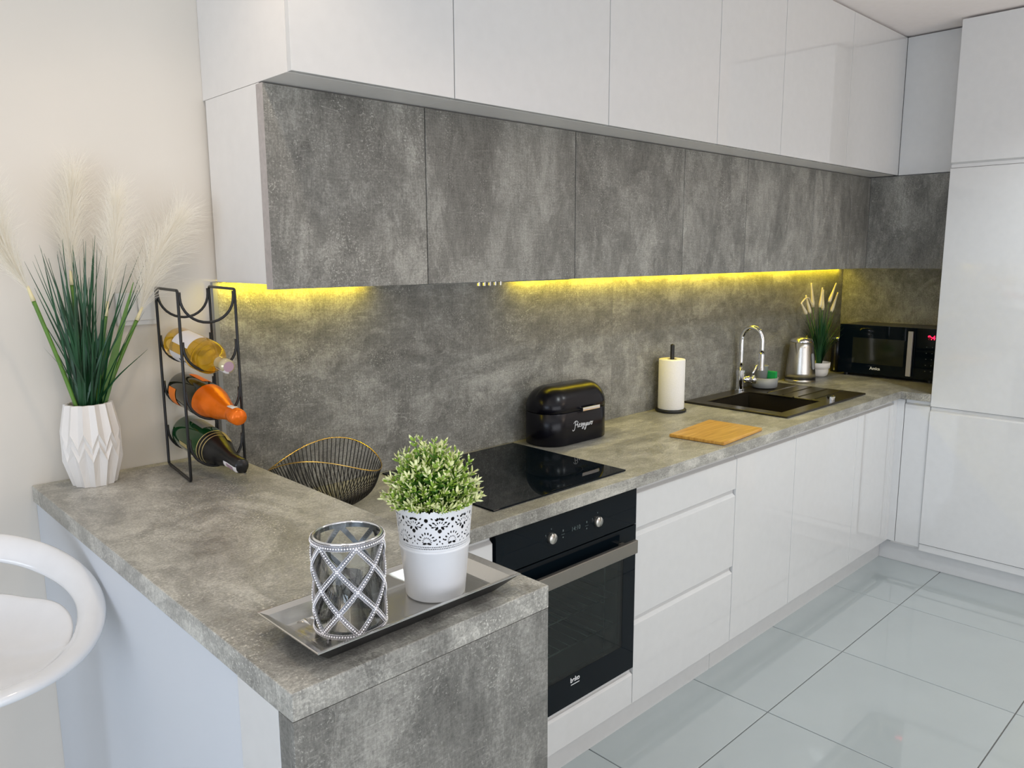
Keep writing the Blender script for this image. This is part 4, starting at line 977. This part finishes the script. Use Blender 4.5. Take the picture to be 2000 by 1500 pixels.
# lace band: fine cell grid, cells inside the punched holes removed
NA, NZ = 640, 110; NREP = 9
zl0, zl1 = 0.0838, 0.147
def scallop(a):
    return zl1-0.0035+0.0035*abs(math.sin(a*NREP*1.5+0.4))*0.9+0.0006*math.sin(a*NREP*9)
holes = []   # (angle fraction of a repeat, z, ru, rz)
PW = 2*PI/NREP*0.054    # width of one repeat in metres
def addh(u, z, a, b_, rot=0.0): holes.append((u, 0.0842+(z-0.0880)*1.25, a*1.18, b_*1.32, rot))
for k in range(14):
    addh((k+0.5)/14*PW, 0.0910, 0.00075, 0.00075); addh((k+0.0)/14*PW, 0.0935, 0.00075, 0.00075)
addh(0.5*PW, 0.1270, 0.0024, 0.0024); addh(0.0, 0.1135, 0.0025, 0.0025)
for sgn in (-1, 1): addh((0.0+sgn*0.0042) % PW, 0.1170, 0.0016, 0.0024, sgn*0.6)
for k in range(7):      # flower above
    a = PI*(k/6); addh((0.0065*math.cos(a)) % PW, 0.1190+0.0055*math.sin(a), 0.0007, 0.0013, a-PI/2)
for k in range(7):
    a = PI*(k/6); addh((0.0100*math.cos(a)) % PW, 0.1185+0.0105*math.sin(a), 0.0011, 0.0016, a-PI/2)
for sgn in (-1, 1): addh((sgn*0.0030) % PW, 0.1285, 0.0014, 0.0017)
for k in range(9):      # lower fan, half a repeat away
    a = PI*(k/8); addh((0.5*PW+0.0060*math.cos(a)) % PW, 0.1000+0.0055*math.sin(a), 0.0006, 0.0011, a-PI/2)
for k in range(8):
    a = PI*((k+0.5)/8); addh((0.5*PW+0.0110*math.cos(a)) % PW, 0.1000+0.0110*math.sin(a), 0.0010, 0.0016, a-PI/2)
for sgn in (-1, 1): addh((0.5*PW+sgn*0.0034) % PW, 0.0980, 0.0028, 0.0014, -sgn*0.25)
addh(0.0, 0.1060, 0.0013, 0.0015); addh(0.0, 0.1005, 0.0009, 0.0012)
for sgn in (-1, 1): addh((sgn*0.0055) % PW, 0.1030, 0.0009, 0.0013, sgn*0.5); addh((sgn*0.0040) % PW, 0.0975, 0.0009, 0.0011, sgn*0.5)
for sgn in (-1, 1): addh((0.5*PW+sgn*0.0060) % PW, 0.1215, 0.0012, 0.0020, sgn*0.8); addh((0.5*PW+sgn*0.0080) % PW, 0.1290, 0.0010, 0.0014, sgn*0.8)
addh(0.5*PW, 0.1175, 0.0011, 0.0014)
lb = MB(); lv = {}
def lvert(i, j):
    i %= NA
    if (i, j) not in lv:
        a = 2*PI*i/NA; z = zl0+(scallop(a)-zl0)*j/NZ; r = prad(z); lv[(i, j)] = len(lb.v)
        lb.v.append((OX+r*math.cos(a), OY+r*math.sin(a), ZP+z))
    return lv[(i, j)]
hc = [(u, z, a, b_, math.cos(ro), math.sin(ro)) for (u, z, a, b_, ro) in holes]
cellrep = {}
for i in range(NA):
    a = 2*PI*(i+0.5)/NA; uu = (a*0.054) % PW
    for j in range(NZ):
        z = zl0+(scallop(a)-zl0)*(j+0.5)/NZ; hit = False
        for (u, hz, ra, rb, cr, sr) in hc:
            dz = z-hz
            if abs(dz) > 0.0045: continue
            du = uu-u
            if du > PW/2: du -= PW
            elif du < -PW/2: du += PW
            if abs(du) > 0.0045: continue
            x_ = du*cr+dz*sr; y_ = -du*sr+dz*cr
            if (x_/ra)**2+(y_/rb)**2 < 1: hit = True; break
        if not hit: lb.f.append((lvert(i, j), lvert(i+1, j), lvert(i+1, j+1), lvert(i, j+1))); lb.m.append(0); lb.sm.append(True)
lace = mk('lace_band', lb, WPOT, t)
sd_ = lace.modifiers.new('thickness', 'SOLIDIFY'); sd_.thickness = 0.0009; sd_.offset = -1
mk('inner_pot', MB().lathe([(0.0435, ZP+0.010), (0.0545, ZP+0.132), (0.0530, ZP+0.132), (0.050, ZP+0.110), (0.0001, ZP+0.110)], (OX, OY, 0), 48), BLACK_P, t)
# foliage
t = thing('boxwood_plant', 'bushy artificial plant with cream leaf tips in the lace pot', 'plant', (OX, OY, ZP+0.105))
random.seed(21); fo = MB()
def leaf(p, d, l, w, mi, mt):
    d = d.normalized(); s_ = d.cross(Vector((random.uniform(-1, 1), random.uniform(-1, 1), random.uniform(-1, 1)))).normalized(); n_ = s_.cross(d)
    a = p+d*l*0.35+n_*l*0.05; b_ = p+d*l*0.72+n_*l*0.03; e_ = p+d*l
    fo.add([p, a-s_*w, a+s_*w, b_-s_*w*0.85, b_+s_*w*0.85, e_], [(0, 1, 2)], mi, False)
    o = len(fo.v)-6; fo.f += [(o+1, o+3, o+4, o+2), (o+3, o+5, o+4)]; fo.m += [mi, mt]; fo.sm += [False, False]
cen = Vector((OX-0.002, OY, ZP+0.138))
dirs = []
for k in range(160):
    zz = 1-1.15*(k+0.5)/160; rr_ = math.sqrt(max(0, 1-zz*zz)); a = k*2.39996
    dirs.append(Vector((rr_*math.cos(a), rr_*math.sin(a), zz)))
dirs.append(Vector((0.72, -0.69, 0.35))*1.25)
for dv_ in dirs:
    R_x = 0.061+random.uniform(-0.014, 0.010); sc3 = Vector((1.02, 1.02, 1.55 if dv_.z > 0 else 0.6))
    tip = cen+Vector((dv_.x*sc3.x, dv_.y*sc3.y, dv_.z*sc3.z))*R_x; tip.z = max(tip.z, ZP+0.150)
    base = cen.lerp(tip, 0.25); ax_ = (tip-base); 
    fo.tube([base, base.lerp(tip, 0.6)+Vector((0, 0, 0.003)), tip], 0.0008, 4, 0, cap=False)
    axn = ax_.normalized(); up_ = (axn+Vector((0, 0, 0.5))).normalized()
    for r_i in range(6):
        q = 0.45+0.11*r_i; c = base.lerp(tip, q)
        for m_ in range(4):
            an = m_*PI/2+r_i*0.8+random.uniform(-0.3, 0.3); s1 = up_.orthogonal().normalized(); s2 = up_.cross(s1)
            d = s1*math.cos(an)+s2*math.sin(an)+up_*(0.35+0.22*r_i)
            tipm = 2 if r_i >= 3 else (1 if r_i >= 1 else 0); mi = 1 if r_i >= 3 else 0
            if r_i >= 4 and random.random() < 0.45: mi = 2
            leaf(c, d, random.uniform(0.0085, 0.0125)*(1.15 if r_i >= 4 else 1), random.uniform(0.0014, 0.0022), mi, tipm)
fo_ = mk('foliage', fo, [LEAF_D, LEAF_M, LEAF_L], t); fo_['kind'] = 'stuff'

# ---------------------------------------------------------------- bar stool
GX, GY, GZ = -1.047, -0.461, 0.884
t = thing('bar_stool', 'white glossy ring backed plastic bar stool beside the bar', 'stool', (GX, GY, 0))
NS = 96
def loop(a):
    # a = 0 toward the wall (back), returns centre of ring band and tilt
    r = 0.184; bk = 0.5+0.5*math.cos(a)
    fx, fy = math.sin(a), math.cos(a)
    return Vector((GX+r*fx, GY+r*fy*1.02+0.0, GZ+0.006+0.150*bk**1.35)), bk, Vector((fx, fy, 0))
def sstep(x): x = max(0.0, min(1.0, x)); return x*x*(3-2*x)
def sp_(r, a, z): return Vector((GX+r*math.sin(a), GY+r*math.cos(a), z))
def curves(a):
    bk = 0.5+0.5*math.cos(a); aa = abs((a+PI) % (2*PI)-PI); w = sstep((math.radians(124)-aa)/math.radians(74))
    rz = GZ+0.022+0.148*bk**1.35
    rim_ = sp_(0.219, a, rz); com = sp_(0.170, a, rz-0.016)
    bi = com.lerp(sp_(0.182, a, rz-0.046), w); sr = com.lerp(sp_(0.140, a, GZ+0.012+0.060*bk), w)
    return rim_, bi, sr, w
stm = MB(); NR = 10; NB2 = 5
for i in range(NS):
    rim_, bi, sr, w = curves(2*PI*i/NS); c0_ = Vector((GX, GY-0.01, GZ-0.006))
    for j in range(NR+1):
        t_ = (j+0.02)/(NR+0.02); p = c0_.lerp(sr, t_); p.z = c0_.z+(sr.z-c0_.z)*t_**2.6
        stm.v.append(tuple(p))
    for j in range(NB2+1):
        t_ = j/NB2; p = bi.lerp(rim_, t_); p.z += 0.010*math.sin(PI*t_); stm.v.append(tuple(p))
    o_ = (rim_-sp_(0, 2*PI*i/NS, rim_.z)).normalized()
    stm.v.append(tuple(rim_+o_*0.005-Vector((0, 0, 0.004)))); stm.v.append(tuple(rim_+o_*0.004-Vector((0, 0, 0.016))))
W_ = NR+1+NB2+1+2
for i in range(NS):
    k = (i+1) % NS
    for j in range(W_-1):
        if j == NR: continue
        stm.f.append((i*W_+j, i*W_+j+1, k*W_+j+1, k*W_+j)); stm.m.append(0); stm.sm.append(True)
shell = mk('seat_shell', stm, STOOLM, t, recalc=True)
sd2 = shell.modifiers.new('thickness', 'SOLIDIFY'); sd2.thickness = 0.008; sd2.offset = -1
ss2 = shell.modifiers.new('smooth', 'SUBSURF'); ss2.levels = 1; ss2.render_levels = 1
mk('column', MB().cyl((GX, GY), 0.03, 0.02, 0.50, 24).cyl((GX, GY), 0.022, 0.50, GZ-0.062, 24).cyl((GX, GY), 0.07, GZ-0.064, GZ-0.056, 24), CHROME, t)
mk('foot_plate', MB().lathe([(0.0001, 0.0005), (0.20, 0.0005), (0.205, 0.006), (0.18, 0.012), (0.05, 0.022), (0.0001, 0.024)], (GX, GY, 0), 56), CHROME, t)
mk('footrest', MB().tube([(GX+0.15*math.sin(a), GY-0.05+0.13*math.cos(a), 0.32) for a in [2*PI*k/40 for k in range(40)]], 0.009, 8, closed=True), CHROME, t)
